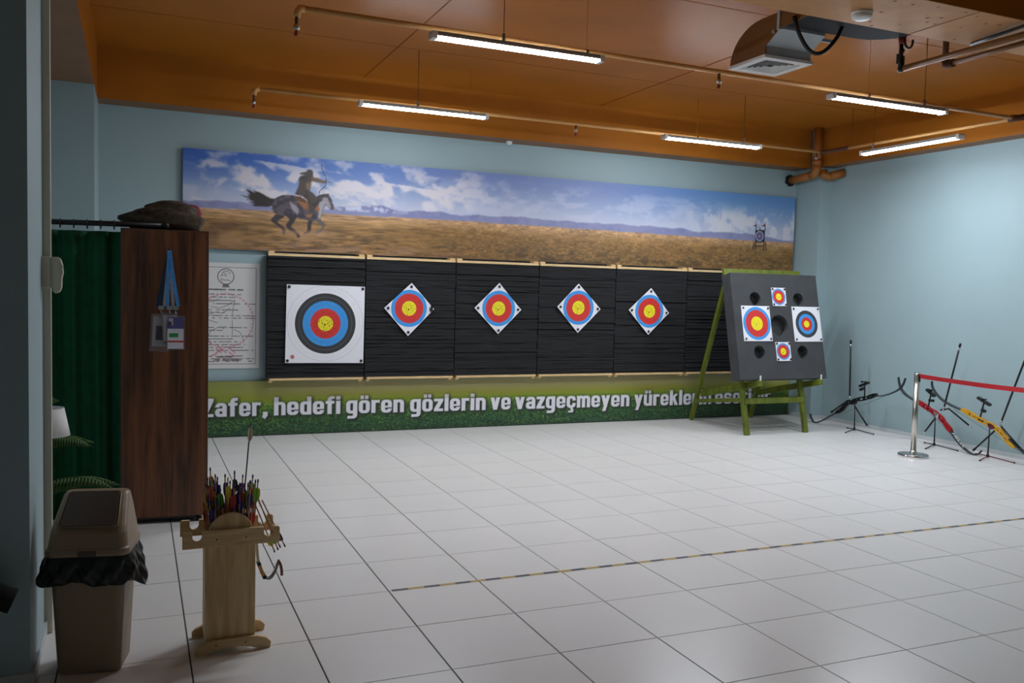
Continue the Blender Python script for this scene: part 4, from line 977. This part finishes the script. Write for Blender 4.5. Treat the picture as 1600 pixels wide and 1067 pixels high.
bow(0, M['riser_black'], 'black recurve bow on a stand beside the easel', M['riser_black'], 'thin dark floor stand under the black bow')
b2 = bow(1, M['riser_red'], 'red riser recurve bow on a stand behind the stanchion', M['silver'], 'thin black floor stand under the red bow')
bow(2, M['riser_yellow'], 'yellow riser recurve bow with dark red grip at right edge', M['grip'], 'floor stand with red legs under the yellow bow')
# white lettering on the red bow's lower limb, lying along its outer edge
cu = bpy.data.curves.new('lettering', 'FONT'); cu.body = 'HELIX'; cu.size = .075; cu.extrude = .0004; cu.align_x = 'CENTER'; cu.align_y = 'CENTER'; cu.offset = .0015
tmp = bpy.data.objects.new('tmp_text', cu); COL.objects.link(tmp); dg = bpy.context.evaluated_depsgraph_get()
me = bpy.data.meshes.new_from_object(tmp.evaluated_get(dg)); bpy.data.objects.remove(tmp)
me.materials.append(M['white']); lw = link('lettering', me, b2)
L_ = BOWS[1][1]['lower']; p0, p1 = Vector((0,L_[1][0],L_[1][1])), Vector((0,L_[2][0],L_[2][1])); pm = (p0+p1)/2+Vector((8.1,0,0))
dx_ = (p1-p0).normalized(); nn = Vector((-1,0,0)).cross(dx_).normalized()
yv = Vector((1,0,0)); zv = dx_.cross(yv).normalized()
if zv.z < 0: yv, zv = -yv, -zv
mw = Matrix(((dx_.x,yv.x,zv.x,0),(dx_.y,yv.y,zv.y,0),(dx_.z,yv.z,zv.z,0),(0,0,0,1))); lw.matrix_basis = Matrix.Translation(pm+Vector((0,0,.016))+zv*.0125-Vector(b2.location)) @ mw @ Matrix.Diagonal((1.2,.85,1,1))

# ------------------------------------------------------------------ cabinet corner on the left
CA = math.radians(-4.2); CW = .632
cab = thing('tall_cabinet', 'tall dark walnut cabinet with badges hung on its side', 'cabinet', (-1.560,2.085,0), CA)
H_c = 2.29
def lp(t, name, mb, m, **k): return part(t, name, mb, m, world=False, **k)
lp(cab, 'side_panel', MB().box((0.012,0,.05),(CW-.012,.018,H_c-.012)), M['walnut'])
lp(cab, 'edge_band', MB().box((0,0,.05),(.0115,.018,H_c)), M['walnut_edge']); lp(cab, 'edge_band', MB().box((CW-.0115,0,.05),(CW,.018,H_c)), M['walnut_edge'])
lp(cab, 'edge_band', MB().box((.012,0,H_c-.0115),(CW-.012,.018,H_c)), M['walnut_edge'])
lp(cab, 'carcass', MB().box((.02,.0185,.07),(CW-.02,.78,H_c-.02)), M['walnut'])
lp(cab, 'top_panel', MB().box((0,.0185,H_c-.0195),(CW,.80,H_c)), M['walnut'])
lp(cab, 'door', MB().box((CW-.0195,.03,.08),(CW,.41,H_c-.022)), M['walnut']); lp(cab, 'door', MB().box((CW-.0195,.414,.08),(CW,.79,H_c-.022)), M['walnut'])
lp(cab, 'plinth', MB().box((.03,.05,0.02),(CW-.05,.76,.05)), M['black'])
for x, y in ((.05,.04),(CW-.06,.04),(.05,.72),(CW-.06,.72)): lp(cab, 'foot', MB().lathe([(.022,0),(.026,.004),(.020,.05)], 12, (x,y,0)), M['black'])
lp(cab, 'hook', MB().tube([(.345,0,2.13),(.345,-.035,2.13),(.345,-.042,2.145)], .005, 6), M['blackm'])

def lanyard(label, cl, xs, badge, yoff, cards):
    root = Matrix.Translation(cab.location) @ Matrix.Rotation(CA, 4, 'Z') @ Vector((.345,-.02-yoff,2.13))
    t = thing('lanyard', label, 'lanyard', root, CA, 'lanyards with badges on the cabinet side')
    m1 = mat('lanyard_ribbon', cl, .6, vary=.15, scale=30)
    for k, (xa, wd) in enumerate(xs):
        pts = smooth([(-.0+.004*k,0,.0),(xa*.45,-.002*k,-.20),(xa,-.003*k,-.43)], 4)
        lp(t, 'strap', MB().ribbon(pts, wd, .0016, (.98,.0,.2)), m1)
    bx, bz, bw, bh, ang = badge
    lp(t, 'clasp', MB().box((bx-.02,-.012,-.455),(bx+.02,-.004,-.425)), M['silver'])
    lp(t, 'clip', MB().tube([(bx,-.006,-.455),(bx,-.006,-.485)], .004, 6), M['silver'])
    ca, sa = math.cos(ang), math.sin(ang)
    rot = lambda p: (bx+p[0]*ca-p[1]*sa, p[2], bz+p[0]*sa+p[1]*ca)
    def plate(name, a, b, c, d, y, m, par=t, th=.002):
        return lp(par, name, MB().prism([(a,b),(c,b),(c,d),(a,d)], lambda p: rot((p[0],p[1],y)), lambda p: rot((p[0],p[1],y-th))), m)
    plate('badge_sleeve', -bw/2, -bh, bw/2, 0, -.006, M['clear'])
    for (a, b, c, d, col, y) in cards: plate('badge_print', a, b, c, d, -.006-y, mat('badge_ink', col, .4), th=.0006)
    return t
lanyard('dark blue and green lanyard with a half hidden badge', (26,52,84), [(-.085,.026),(-.055,.024)], (-.055,-.49,.14,.29,-.06), .004, [(-.055,-.25,.055,-.02,(150,146,150),.0025),(-.03,-.20,.03,-.09,(60,56,66),.0034)])
lanyard('white and red lanyard between two blue ones', (176,168,172), [(-.035,.022),(.03,.022)], (.005,-.475,.12,.25,.03), .012, [(-.05,-.22,.05,-.02,(170,166,172),.0025)])
lanyard('bright blue lanyard with a printed event badge in front', (66,140,206), [(-.012,.026),(.066,.026)], (.048,-.50,.135,.265,.0), .022,
        [(-.058,-.255,.058,-.012,(214,212,220),.0025),(-.058,-.10,.058,-.012,(84,80,132),.0034),(-.05,-.075,-.018,-.02,(178,168,172),.0042),(-.045,-.165,.02,-.135,(42,140,76),.0034),(-.05,-.075,-.03,-.045,(66,56,60),.005),(-.058,-.206,.058,-.192,(186,74,60),.0034)])

# bundle of cloth on the cabinet
def lump(c, r, seed, nm, m, label, cat, par=None, n=28, k=16, amp=.12):
    rg = random.Random(seed); ph = [rg.random()*6 for _ in range(8)]; mb = MB(); vs = []; fs = []
    for i in range(k+1):
        th = math.pi*i/k
        for j in range(n):
            a = 2*math.pi*j/n
            f = 1+amp*(math.sin(3*a+ph[0]+2*th)*.5+math.sin(5*a-3*th+ph[1])*.4+math.sin(7*th+2*a+ph[2])*.5)*math.sin(th)
            z = -math.cos(th)*r[2]*f; z = max(z, -r[2]*.72)
            vs.append((c[0]+r[0]*f*math.sin(th)*math.cos(a), c[1]+r[1]*f*math.sin(th)*math.sin(a), c[2]+z))
    for i in range(k):
        for j in range(n): fs.append((i*n+j, i*n+(j+1)%n, (i+1)*n+(j+1)%n, (i+1)*n+j))
    return mb.add(vs, fs, 0, True)
t = thing('cloth_bundle', 'dark patterned cloth bundle heaped on top of the cabinet', 'cloth bundle', (-1.24,2.42,H_c))
part(t, 'lower_fold', lump((-1.235,2.38,H_c+.083), (.31,.20,.115), 3, '', None, '', ''), M['camo'])
part(t, 'upper_fold', lump((-1.185,2.42,H_c+.165), (.20,.16,.090), 8, '', None, '', ''), M['camo'])
single('red_cloth', lump((-1.06,2.50,H_c+.175), (.105,.08,.065), 12, '', None, '', '', amp=.08), M['redcloth'], 'dark red cloth tucked behind the patterned bundle on the cabinet', 'cloth', (-1.06,2.50,H_c+.12))

# curtain and its rod
YR = 2.36
t = thing('curtain_rod', 'black curtain rod resting on the cabinet top', 'curtain rod', (-1.8,YR,2.325))
part(t, 'rod', MB().tube([(-2.40,YR+.09,2.325),(-1.26,YR-.20,2.325)], .021, 12), M['black'])
part(t, 'finial', MB().sphere((-1.24,YR-.205,2.325), .030, 12, 8), M['black'])
t = thing('curtain', 'dark green floor length curtain hanging between column and cabinet', 'curtain', (-1.95,YR,0))
n = 150; kz = 16; vs = []; fs = []
for j in range(kz+1):
    z = .015+(2.268-.015)*j/kz
    for i in range(n+1):
        f = i/n; x = -2.39+.845*f; fold = .050*math.sin(f*2*math.pi*4.6+.5*math.sin(z*1.3))+.012*math.sin(f*2*math.pi*11+1+.4*z)
        vs.append((x, YR+.085-.215*f*.9+.035+fold*(1-.35*j/kz), z))
for j in range(kz):
    for i in range(n): o = j*(n+1)+i; fs.append((o,o+1,o+n+2,o+n+1))
cu_ = part(t, 'drape', MB().add(vs, fs, 0, True), M['curtain']); so = cu_.modifiers.new('thick', 'SOLIDIFY'); so.thickness = .003
for i in range(9):
    f = .03+.112*i; x = -2.39+.845*f; y = YR+.09-.215*f*1.03+.002
    ringp = [(x, y+.031*math.cos(a), 2.317+.033*math.sin(a)) for a in [2*math.pi*k/16 for k in range(17)]]
    part(t, 'curtain_ring', MB().tube(ringp, .005, 6, cap=False), M['black'])

# lamp with white shade and the potted plant behind the column
t = thing('floor_lamp', 'floor lamp with a white tapered shade peeking past the column', 'lamp', (-1.96,.80,0))
part(t, 'shade', MB().add(*(lambda n: ([(-1.96+r*math.cos(2*math.pi*k/n), .80+r*math.sin(2*math.pi*k/n), z) for r, z in ((.135,.93),(.102,1.10),(.099,1.10),(.132,.93)) for k in range(n)], [(i*n+k, i*n+(k+1)%n, ((i+1)%4)*n+(k+1)%n, ((i+1)%4)*n+k) for i in range(4) for k in range(n)]))(36), 0, True), M['shade'])
part(t, 'pole', MB().tube([(-1.96,.80,.02),(-1.96,.80,1.08)], .011, 10), M['black'])
part(t, 'base', MB().lathe([(.12,0),(.122,.012),(.02,.03)], 28, (-1.96,.80,0)), M['black'])
part(t, 'socket', MB().lathe([(.02,.98),(.022,1.04)], 12, (-1.96,.80,0)), M['white'])
def frond(t, p, ang, ln, rise, droop, seed):
    rg = random.Random(seed); n = 26; st_ = []; mb = MB()
    d = Vector((math.cos(ang), math.sin(ang), 0)); sd = Vector((-d.y, d.x, 0))
    for k in range(n+1):
        f = k/n; st_.append(Vector(p)+d*(ln*f)+Vector((0,0,rise*math.sin(f*1.6)-droop*f*f)))
    fr = part(t, 'frond', MB().tube(st_, [.004*(1-.7*k/n) for k in range(n+1)], 5), M['stem'])
    for k in range(2, n+1):
        f = k/n; w_ = .105*math.sin(math.pi*min(1,.16+f*.84))**.8*(1-.25*f)
        for s_ in (-1, 1):
            a = st_[k]; m_ = a+sd*(s_*w_*.55)+d*(w_*.30)+Vector((0,0,-.008)); b = a+sd*(s_*w_)+d*(w_*.55)+Vector((0,0,-.05*w_/.1-.01*rg.random()))
            mb.tube([a, m_, b], [.006,.0075,.002], 4)
            for q, l_ in ((.35,.026),(.55,.028),(.75,.024)):
                c = a.lerp(b, q); mb.tube([c, c+d*l_+Vector((0,0,-.010))], [.004,.0012], 3); mb.tube([c, c-d*l_*.3+sd*s_*l_*.8+Vector((0,0,-.012))], [.004,.0012], 3)
    part(fr, 'needles', mb, M['leaf'], kind='stuff')
t = thing('potted_plant', 'potted pine with drooping green fronds behind the waste bin', 'plant', (-2.13,1.12,0))
part(t, 'pot', MB().lathe([(.11,0),(.15,.26),(.16,.26),(.16,.30),(.14,.30),(.135,.25)], 28, (-2.13,1.12,0), cap=False), M['pot'])
part(t, 'soil', MB().lathe([(.138,.255),(.01,.262)], 28, (-2.13,1.12,0)), M['soil'])
part(t, 'trunk', MB().tube([(-2.13,1.12,.25),(-2.125,1.11,.7),(-2.13,1.12,1.15)], [.016,.012,.007], 8), M['stem'])
for k, (z, an, ln, ri, dr) in enumerate(((.50,-.55,.62,.22,.13),(.50,-.15,.56,.18,.12),(.50,1.3,.42,.15,.12),(.50,-1.5,.42,.16,.12),(.82,-.45,.44,.12,.10),(.82,.2,.40,.10,.10),(.82,1.4,.36,.1,.1),(.82,-1.6,.34,.1,.1),(1.08,-.2,.20,.08,.04),(1.08,1.8,.2,.08,.04))):
    frond(t, (-2.128,1.115,z), an, ln, ri, dr, k)

# intercom on the jamb
t = thing('wall_socket', 'white wall socket with bulky plugged adapter on the left column', 'wall socket', (-1.88,-.06,1.93))
part(t, 'box', MB().box((-1.918,-.115,1.842),(-1.858,-.052,2.008)), M['cream'], bevel=.006)
part(t, 'face_plate', MB().box((-1.8575,-.11,1.848),(-1.846,-.056,2.006)), M['cream'], bevel=.004)
o = part(t, 'adapter', MB().prism([(-.006,.01),(.020,.012),(.034,.0),(.043,-.03),(.046,-.07),(.040,-.10),(.038,-.15),(.028,-.172),(.004,-.178),(-.006,-.165)], lambda p:(-1.843+p[0]*.95,-.115,1.995+p[1]), lambda p:(-1.843+p[0]*.95,-.060,1.995+p[1])), M['cream'], bevel=.008)
for z in (1.955, 1.925): part(o, 'rib', MB().box((-1.815,-.118,z-.004),(-1.800,-.112,z+.008)), M['cream'])

# black sleeve at the frame's left edge
pts = [(-2.34,-.80,.86),(-2.22,-.82,.68),(-2.10,-.83,.54),(-2.00,-.84,.475),(-1.955,-.84,.455)]
mb = MB().tube(pts, [.07,.066,.060,.056,.057], 14)
t = thing('black_jacket', 'black jacket sleeve hanging into view at the left edge', 'jacket', (-2.36,-.80,.9))
part(t, 'sleeve', mb, M['blackcloth'])
part(t, 'body', lump((-2.62,-.81,.95), (.30,.075,.45), 21, '', None, '', '', amp=.05), M['blackcloth'])
part(t, 'hanging_loop', MB().tube([(-2.6,-.80,1.36),(-2.6,-.76,1.42),(-2.6,-.72,1.42)], .006, 6), M['blackcloth'])

# ------------------------------------------------------------------ waste bin
def rr(w_, d_, r, z, n=5, sh=(0,0)):
    out = []
    for cx, cy, a0 in ((w_/2-r,d_/2-r,0),(-w_/2+r,d_/2-r,90),(-w_/2+r,-d_/2+r,180),(w_/2-r,-d_/2+r,270)):
        for k in range(n+1):
            a = math.radians(a0+90*k/n); out.append((cx+r*math.cos(a)+sh[0], cy+r*math.sin(a)+sh[1], z))
    return out
def loft(secs, cap0=True, cap1=True):
    mb = MB(); n = len(secs[0]); vs = [v for s_ in secs for v in s_]; fs = []
    for i in range(len(secs)-1):
        for k in range(n): fs.append((i*n+k, i*n+(k+1)%n, (i+1)*n+(k+1)%n, (i+1)*n+k))
    if cap0: fs.append(list(range(n))[::-1])
    if cap1: fs.append([(len(secs)-1)*n+k for k in range(n)])
    return mb.add(vs, fs, 0, False)
BA = math.radians(-11)
t = thing('waste_bin', 'beige plastic swing lid waste bin beside the blue column', 'bin', (-1.638,-.535,0), BA)
lp(t, 'body', loft([rr(.275,.235,.025,.0), rr(.285,.245,.03,.012), rr(.340,.295,.035,.58)]), M['bin'], bevel=.003)
def sec(w_, yf, yb2, r, z): return rr(w_, yb2-yf, r, z, sh=(0,(yf+yb2)/2))
lp(t, 'lid', loft([sec(.372,-.165,.165,.045,.585), sec(.378,-.168,.168,.046,.60), sec(.372,-.165,.165,.045,.615), sec(.358,-.157,.160,.045,.622), sec(.342,-.142,.152,.045,.690), sec(.334,-.124,.148,.045,.715), sec(.318,-.060,.138,.045,.778), sec(.298,.010,.124,.045,.838), sec(.280,.034,.112,.035,.850)]), M['bin'])
fo = [(-.118,-.128,.7165),(.118,-.128,.7165),(.124,-.120,.722),(.112,.020,.8445),(.104,.028,.850),(-.104,.028,.850),(-.112,.020,.8445),(-.124,-.120,.722)]
lp(t, 'swing_flap', MB().prism(fo, lambda p:(p[0],p[1],p[2]), lambda p:(p[0],p[1]-.007,p[2]+.010)), M['binflap'], bevel=.003)
lp(t, 'flap_surround', MB().tube([(p[0]*1.06,p[1]-.001,p[2]+.004) for p in fo]+[(fo[0][0]*1.06,fo[0][1]-.001,fo[0][2]+.004)], .004, 6), M['bin'])
lp(t, 'lid_latch', MB().box((-.035,-.172,.588),(.045,-.1655,.612)), M['binflap'])
secs = []; rgb = random.Random(2)
per = rr(.348,.302,.04,.60,8); per.append(per[0]); acc = [0]
for p, q in zip(per[:-1], per[1:]): acc.append(acc[-1]+math.dist(p, q))
n_ = 96; base = []
for k in range(n_):
    d = acc[-1]*k/n_; i = max(j for j in range(len(acc)-1) if acc[j] <= d); f = (d-acc[i])/max(1e-9, acc[i+1]-acc[i]); base.append(tuple(per[i][c]*(1-f)+per[i+1][c]*f for c in range(3)))
ph = [rgb.random()*6.28 for _ in range(12)]
LV = [(.602,.0),(.585,.010),(.562,.017),(.54,.022),(.52,.026),(.50,.030),(.48,.030),(.462,.026),(.450,.016)]
for lv, (z, g_) in enumerate(LV):
    sec_ = []; q = lv/(len(LV)-1)
    for k, p in enumerate(base):
        a = 2*math.pi*k/n_; rl = math.hypot(p[0],p[1])
        wob = (.007*math.sin(a*13+lv*.9+ph[0])+.006*math.sin(a*22-lv*1.3+ph[1])+.005*math.sin(a*34+lv*2.1+ph[2])+.004*(rgb.random()-.5))*min(1,q*2.5)
        ear = .060*q*math.exp(-((p[0]-.174)/.03)**2-((p[1]+.03)/.09)**2)+.045*q*math.exp(-((p[0]+.174)/.03)**2-((p[1]+.06)/.07)**2)
        lowr = (-.040*math.exp(-((p[0]-.174)/.04)**2-((p[1]+.02)/.09)**2)+.012*math.sin(a*5+1)+.006*math.sin(a*11+2))*q
        f = 1+(g_+wob+ear)/rl; sec_.append((p[0]*f, p[1]*f, z+lowr))
    secs.append(sec_)
bg = lp(t, 'bin_bag', loft(secs, False, False), M['bag'], label='black bin liner folded over the rim'); bg.modifiers.new('sub', 'SUBSURF').levels = 1; bg.modifiers['sub'].render_levels = 2

# ------------------------------------------------------------------ arrow rack
t = thing('arrow_rack', 'pale pine floor rack packed with coloured arrows', 'arrow rack', (-1.0,-.49,0))
def arch(x0, x1, z0, zs, zt, n=16):
    c, r = (x0+x1)/2, (x1-x0)/2
    return [(x0,z0),(x1,z0),(x1,zs)]+[(c+r*.93*math.cos(a), zs+(zt-zs)*math.sin(a)) for a in [math.pi*k/n for k in range(0,n+1)]]+[(x0,zs)]
def yprism(pts, y0, y1): return MB().prism(pts, lambda p:(p[0],y0,p[1]), lambda p:(p[0],y1,p[1]))
part(t, 'front_panel', yprism(arch(-1.125,-.880,.05,.60,.722), -.600,-.578), M['pinev'], bevel=.003)
part(t, 'back_panel', yprism(arch(-1.125,-.880,.05,.60,.722), -.402,-.380), M['pinev'], bevel=.003)
for x in (-1.125, -.898): part(t, 'side_panel', MB().box((x,-.577,.05),(x+.018,-.403,.60)), M['pinev'])
part(t, 'bottom_panel', MB().box((-1.106,-.577,.05),(-.899,-.403,.068)), M['pine'])
def rail(y0, y1, nm):
    pts = [(-1.238,.555),(-.762,.555),(-.762,.632),(-.770,.640),(-.795,.640)]
    pts += [(-.818+.023*math.cos(a),.612+.023*math.sin(a)) for a in [math.radians(q) for q in range(0,-181,-20)]]+[(-.841,.640)]
    pts += [(-1.145,.640)]+[(-1.168+.023*math.cos(a),.612+.023*math.sin(a)) for a in [math.radians(q) for q in range(0,-181,-20)]]+[(-1.191,.640),(-1.230,.640),(-1.238,.632)]
    r_ = part(t, nm, yprism(pts, y0, y1), M['pine'], bevel=.002)
    for x in (-1.075, -.93): part(r_, 'screw', MB().tube([(x,y0-.001,.595),(x,y0+.004,.595)], .004, 8), M['blackm'])
rail(-.622,-.601,'front_rail'); rail(-.379,-.358,'rear_rail')
def foot(y0, y1, nm):
    pts = [(-1.178,.0),(-1.135,.0)]+[(-1.135+.285*f, .028*math.sin(math.pi*f)) for f in [k/10 for k in range(1,10)]]+[(-.85,.0),(-.806,.0),(-.800,.030),(-.825,.055),(-.870,.068),(-.93,.072),(-1.06,.072),(-1.12,.066),(-1.16,.050),(-1.178,.030)]
    f_ = part(t, nm, yprism(pts, y0, y1), M['pine'], bevel=.002)
    for x in (-1.075, -.93): part(f_, 'screw', MB().tube([(x,y0-.001,.045),(x,y0+.004,.045)], .004, 8), M['blackm'])
foot(-.625,-.601,'front_foot'); foot(-.379,-.355,'rear_foot')

# arrows: build one of each colour, then copy
cols = {'cream': (222,216,190), 'green': (88,190,40), 'yellow': (226,206,30), 'blue': (46,44,158), 'red': (196,40,30), 'purple': (62,36,110), 'orange': (222,98,34), 'black': (34,30,36)}
shafts = {'wood': mat('wood_shaft', (168,124,84), .5), 'dark': mat('carbon_shaft', (40,38,42), .4)}
AL = .74
def make_arrow(cn, sn, nk):
    t = thing('arrow', '', 'arrow')
    part(t, 'shaft', MB().tube([(0,0,0),(0,0,AL)], .0038, 6), shafts[sn], world=False)
    part(t, 'nock', MB().tube([(0,0,AL),(0,0,AL+.016)], [.0046,.0040], 6), vane_m[nk], world=False)
    part(t, 'point', MB().tube([(0,0,-.02),(0,0,0)], [.001,.0040], 6), M['silver'], world=False)
    pr_ = [(.003,AL-.105),(.014,AL-.088),(.018,AL-.066),(.016,AL-.044),(.010,AL-.030),(.003,AL-.028)]
    for k in range(3):
        a = 2*math.pi*k/3; c, s_ = math.cos(a), math.sin(a)
        part(t, 'vane', MB().prism(pr_, lambda p:(p[0]*c-.0006*s_,p[0]*s_+.0006*c,p[1]), lambda p:(p[0]*c+.0006*s_,p[0]*s_-.0006*c,p[1])), vane_m[cn], world=False)
    return t
vane_m = {k: mat(k+'_vane', v, .5) for k, v in cols.items()}
protos = {}
def place(cn, sn, nk, tip, nock, label, group, sl=1.0):
    key = (cn, sn, nk); tip, nock = Vector(tip), Vector(nock)
    if key not in protos: o = protos[key] = make_arrow(*key)
    else:
        src = protos[key]; o = src.copy(); COL.objects.link(o)
        for ch in src.children: c = ch.copy(); COL.objects.link(c); c.parent = o
    o.location = tip; o.rotation_mode = 'QUATERNION'; o.rotation_quaternion = Vector((0,0,1)).rotation_difference((nock-tip).normalized())
    o.scale = (1,1,sl); o['label'] = label
    if group: o['group'] = group
ra = random.Random(77); names = ['purple','blue','green','yellow','blue','green','orange','yellow','black','blue','green','red','black']
n_a = 0
for gy in range(7):
    for gx in range(9):
        x = -1.083+.162*(gx+.5*(gy%2)*.8)/8.4+ra.uniform(-.006,.006); y = -.560+.135*gy/6+ra.uniform(-.006,.006)
        if ra.random() < .06: continue
        cn = ra.choice(names); sn = ra.choice(['wood','wood','dark']); nk = ra.choice([cn,'purple','blue','black'])
        lx, ly = (x+1.003)*.55+ra.uniform(-.02,.02), (y+.49)*.35+ra.uniform(-.015,.015)
        dz = ra.choice([0,0,.02,.05,-.02,-.05,.03])
        zb0 = .096+dz+.05*0
        d = Vector((lx*1.0, ly, AL)).normalized()
        place(cn, sn, nk, (x,y,max(zb0,.096)), Vector((x,y,max(zb0,.096)))+d*AL, 'arrow with %s vanes and %s shaft bunched in the pine rack' % (cn, 'wooden' if sn == 'wood' else 'dark'), '%s vaned arrows with %s shafts in the rack' % (cn, sn), ra.choice([.86,.90,.93,.96,1.0,1.0,1.03])); n_a += 1
place('cream','dark','green', (-.953,-.47,.425), (-.893,-.45,1.165), 'tall dark arrow with cream vanes sticking up above the rest', None)
# pale disc on the tall arrow's end
for k, (tip, nk_, cn, lb) in enumerate((((-.868,-.52,.775),(-.745,-.50,.50),'red','arrow with red vanes slipping head up through the rack notch'), ((-.858,-.50,.765),(-.752,-.47,.48),'green','arrow with green vanes slipping head up through the rack notch'),
      ((-.842,-.53,.76),(-.722,-.51,.505),'purple','arrow with purple vanes hanging nock down at the rack notch'), ((-.875,-.49,.74),(-.77,-.475,.47),'yellow','arrow with yellow vanes hanging nock down at the rack notch'))):
    tip, nk_ = Vector(tip), Vector(nk_); d = (tip-nk_).normalized()
    place(cn, 'wood', 'black', nk_+d*AL*.52, nk_, lb, None) if False else None
    t = thing('short_arrow', lb, 'arrow', nk_); L2 = (tip-nk_).length
    part(t, 'shaft', MB().tube([tip, nk_], .0036, 6), shafts['wood'])
    part(t, 'nock', MB().tube([nk_, nk_-d*.014], .0044, 6), vane_m['black'])
    sd1 = d.cross(Vector((0,1,0))).normalized(); sd2 = d.cross(sd1)
    for q in range(3):
        a = 2*math.pi*q/3; e = sd1*math.cos(a)+sd2*math.sin(a); nrm = d.cross(e)*.0006; P_ = [(.003,.025),(.016,.035),(.018,.06),(.012,.085),(.003,.10)]
        part(t, 'vane', MB().prism(P_, lambda p: nk_+d*p[1]+e*p[0]+nrm, lambda p: nk_+d*p[1]+e*p[0]-nrm), vane_m[cn])

# small horn bow hanging at the rack's right end
t = thing('horn_bow', 'small wooden horn bow with curled grey limb hanging from the rack', 'bow', (-.86,-.5,.60))
ax_ = (0,1,0)
part(t, 'pale_limb', MB().ribbon(smooth([(-.845,-.5,.63),(-.862,-.5,.56),(-.862,-.5,.50),(-.855,-.5,.42)],4), .030, .012, ax_), mat('pale_horn', (206,204,176), .4))
part(t, 'black_binding', MB().ribbon([(-.855,-.5,.422),(-.849,-.5,.405)], .036, .020, ax_), M['black'])
part(t, 'wooden_ear', MB().ribbon(smooth([(-.850,-.5,.407),(-.838,-.5,.372),(-.826,-.5,.345)],3), [.032]*7, .019, ax_), mat('yellow_wood', (206,150,72), .45, vary=.15, scale=40))
part(t, 'black_binding', MB().ribbon([(-.827,-.5,.347),(-.818,-.5,.332)], .036, .021, ax_), M['black'])
part(t, 'grey_limb', MB().ribbon(smooth([(-.819,-.5,.333),(-.800,-.5,.328),(-.782,-.5,.338),(-.766,-.5,.366),(-.755,-.5,.398),(-.747,-.5,.412)],4), .034, .008, ax_), mat('grey_limb_skin', (132,136,142), .35))
part(t, 'brown_tip', MB().ribbon(smooth([(-.750,-.5,.418),(-.740,-.5,.400),(-.733,-.5,.366),(-.731,-.5,.335)],3), [.030,.03,.029,.027,.025,.022,.02,.017,.014,.010], .013, ax_), mat('brown_horn', (130,78,54), .4))

bpy.context.view_layer.update()
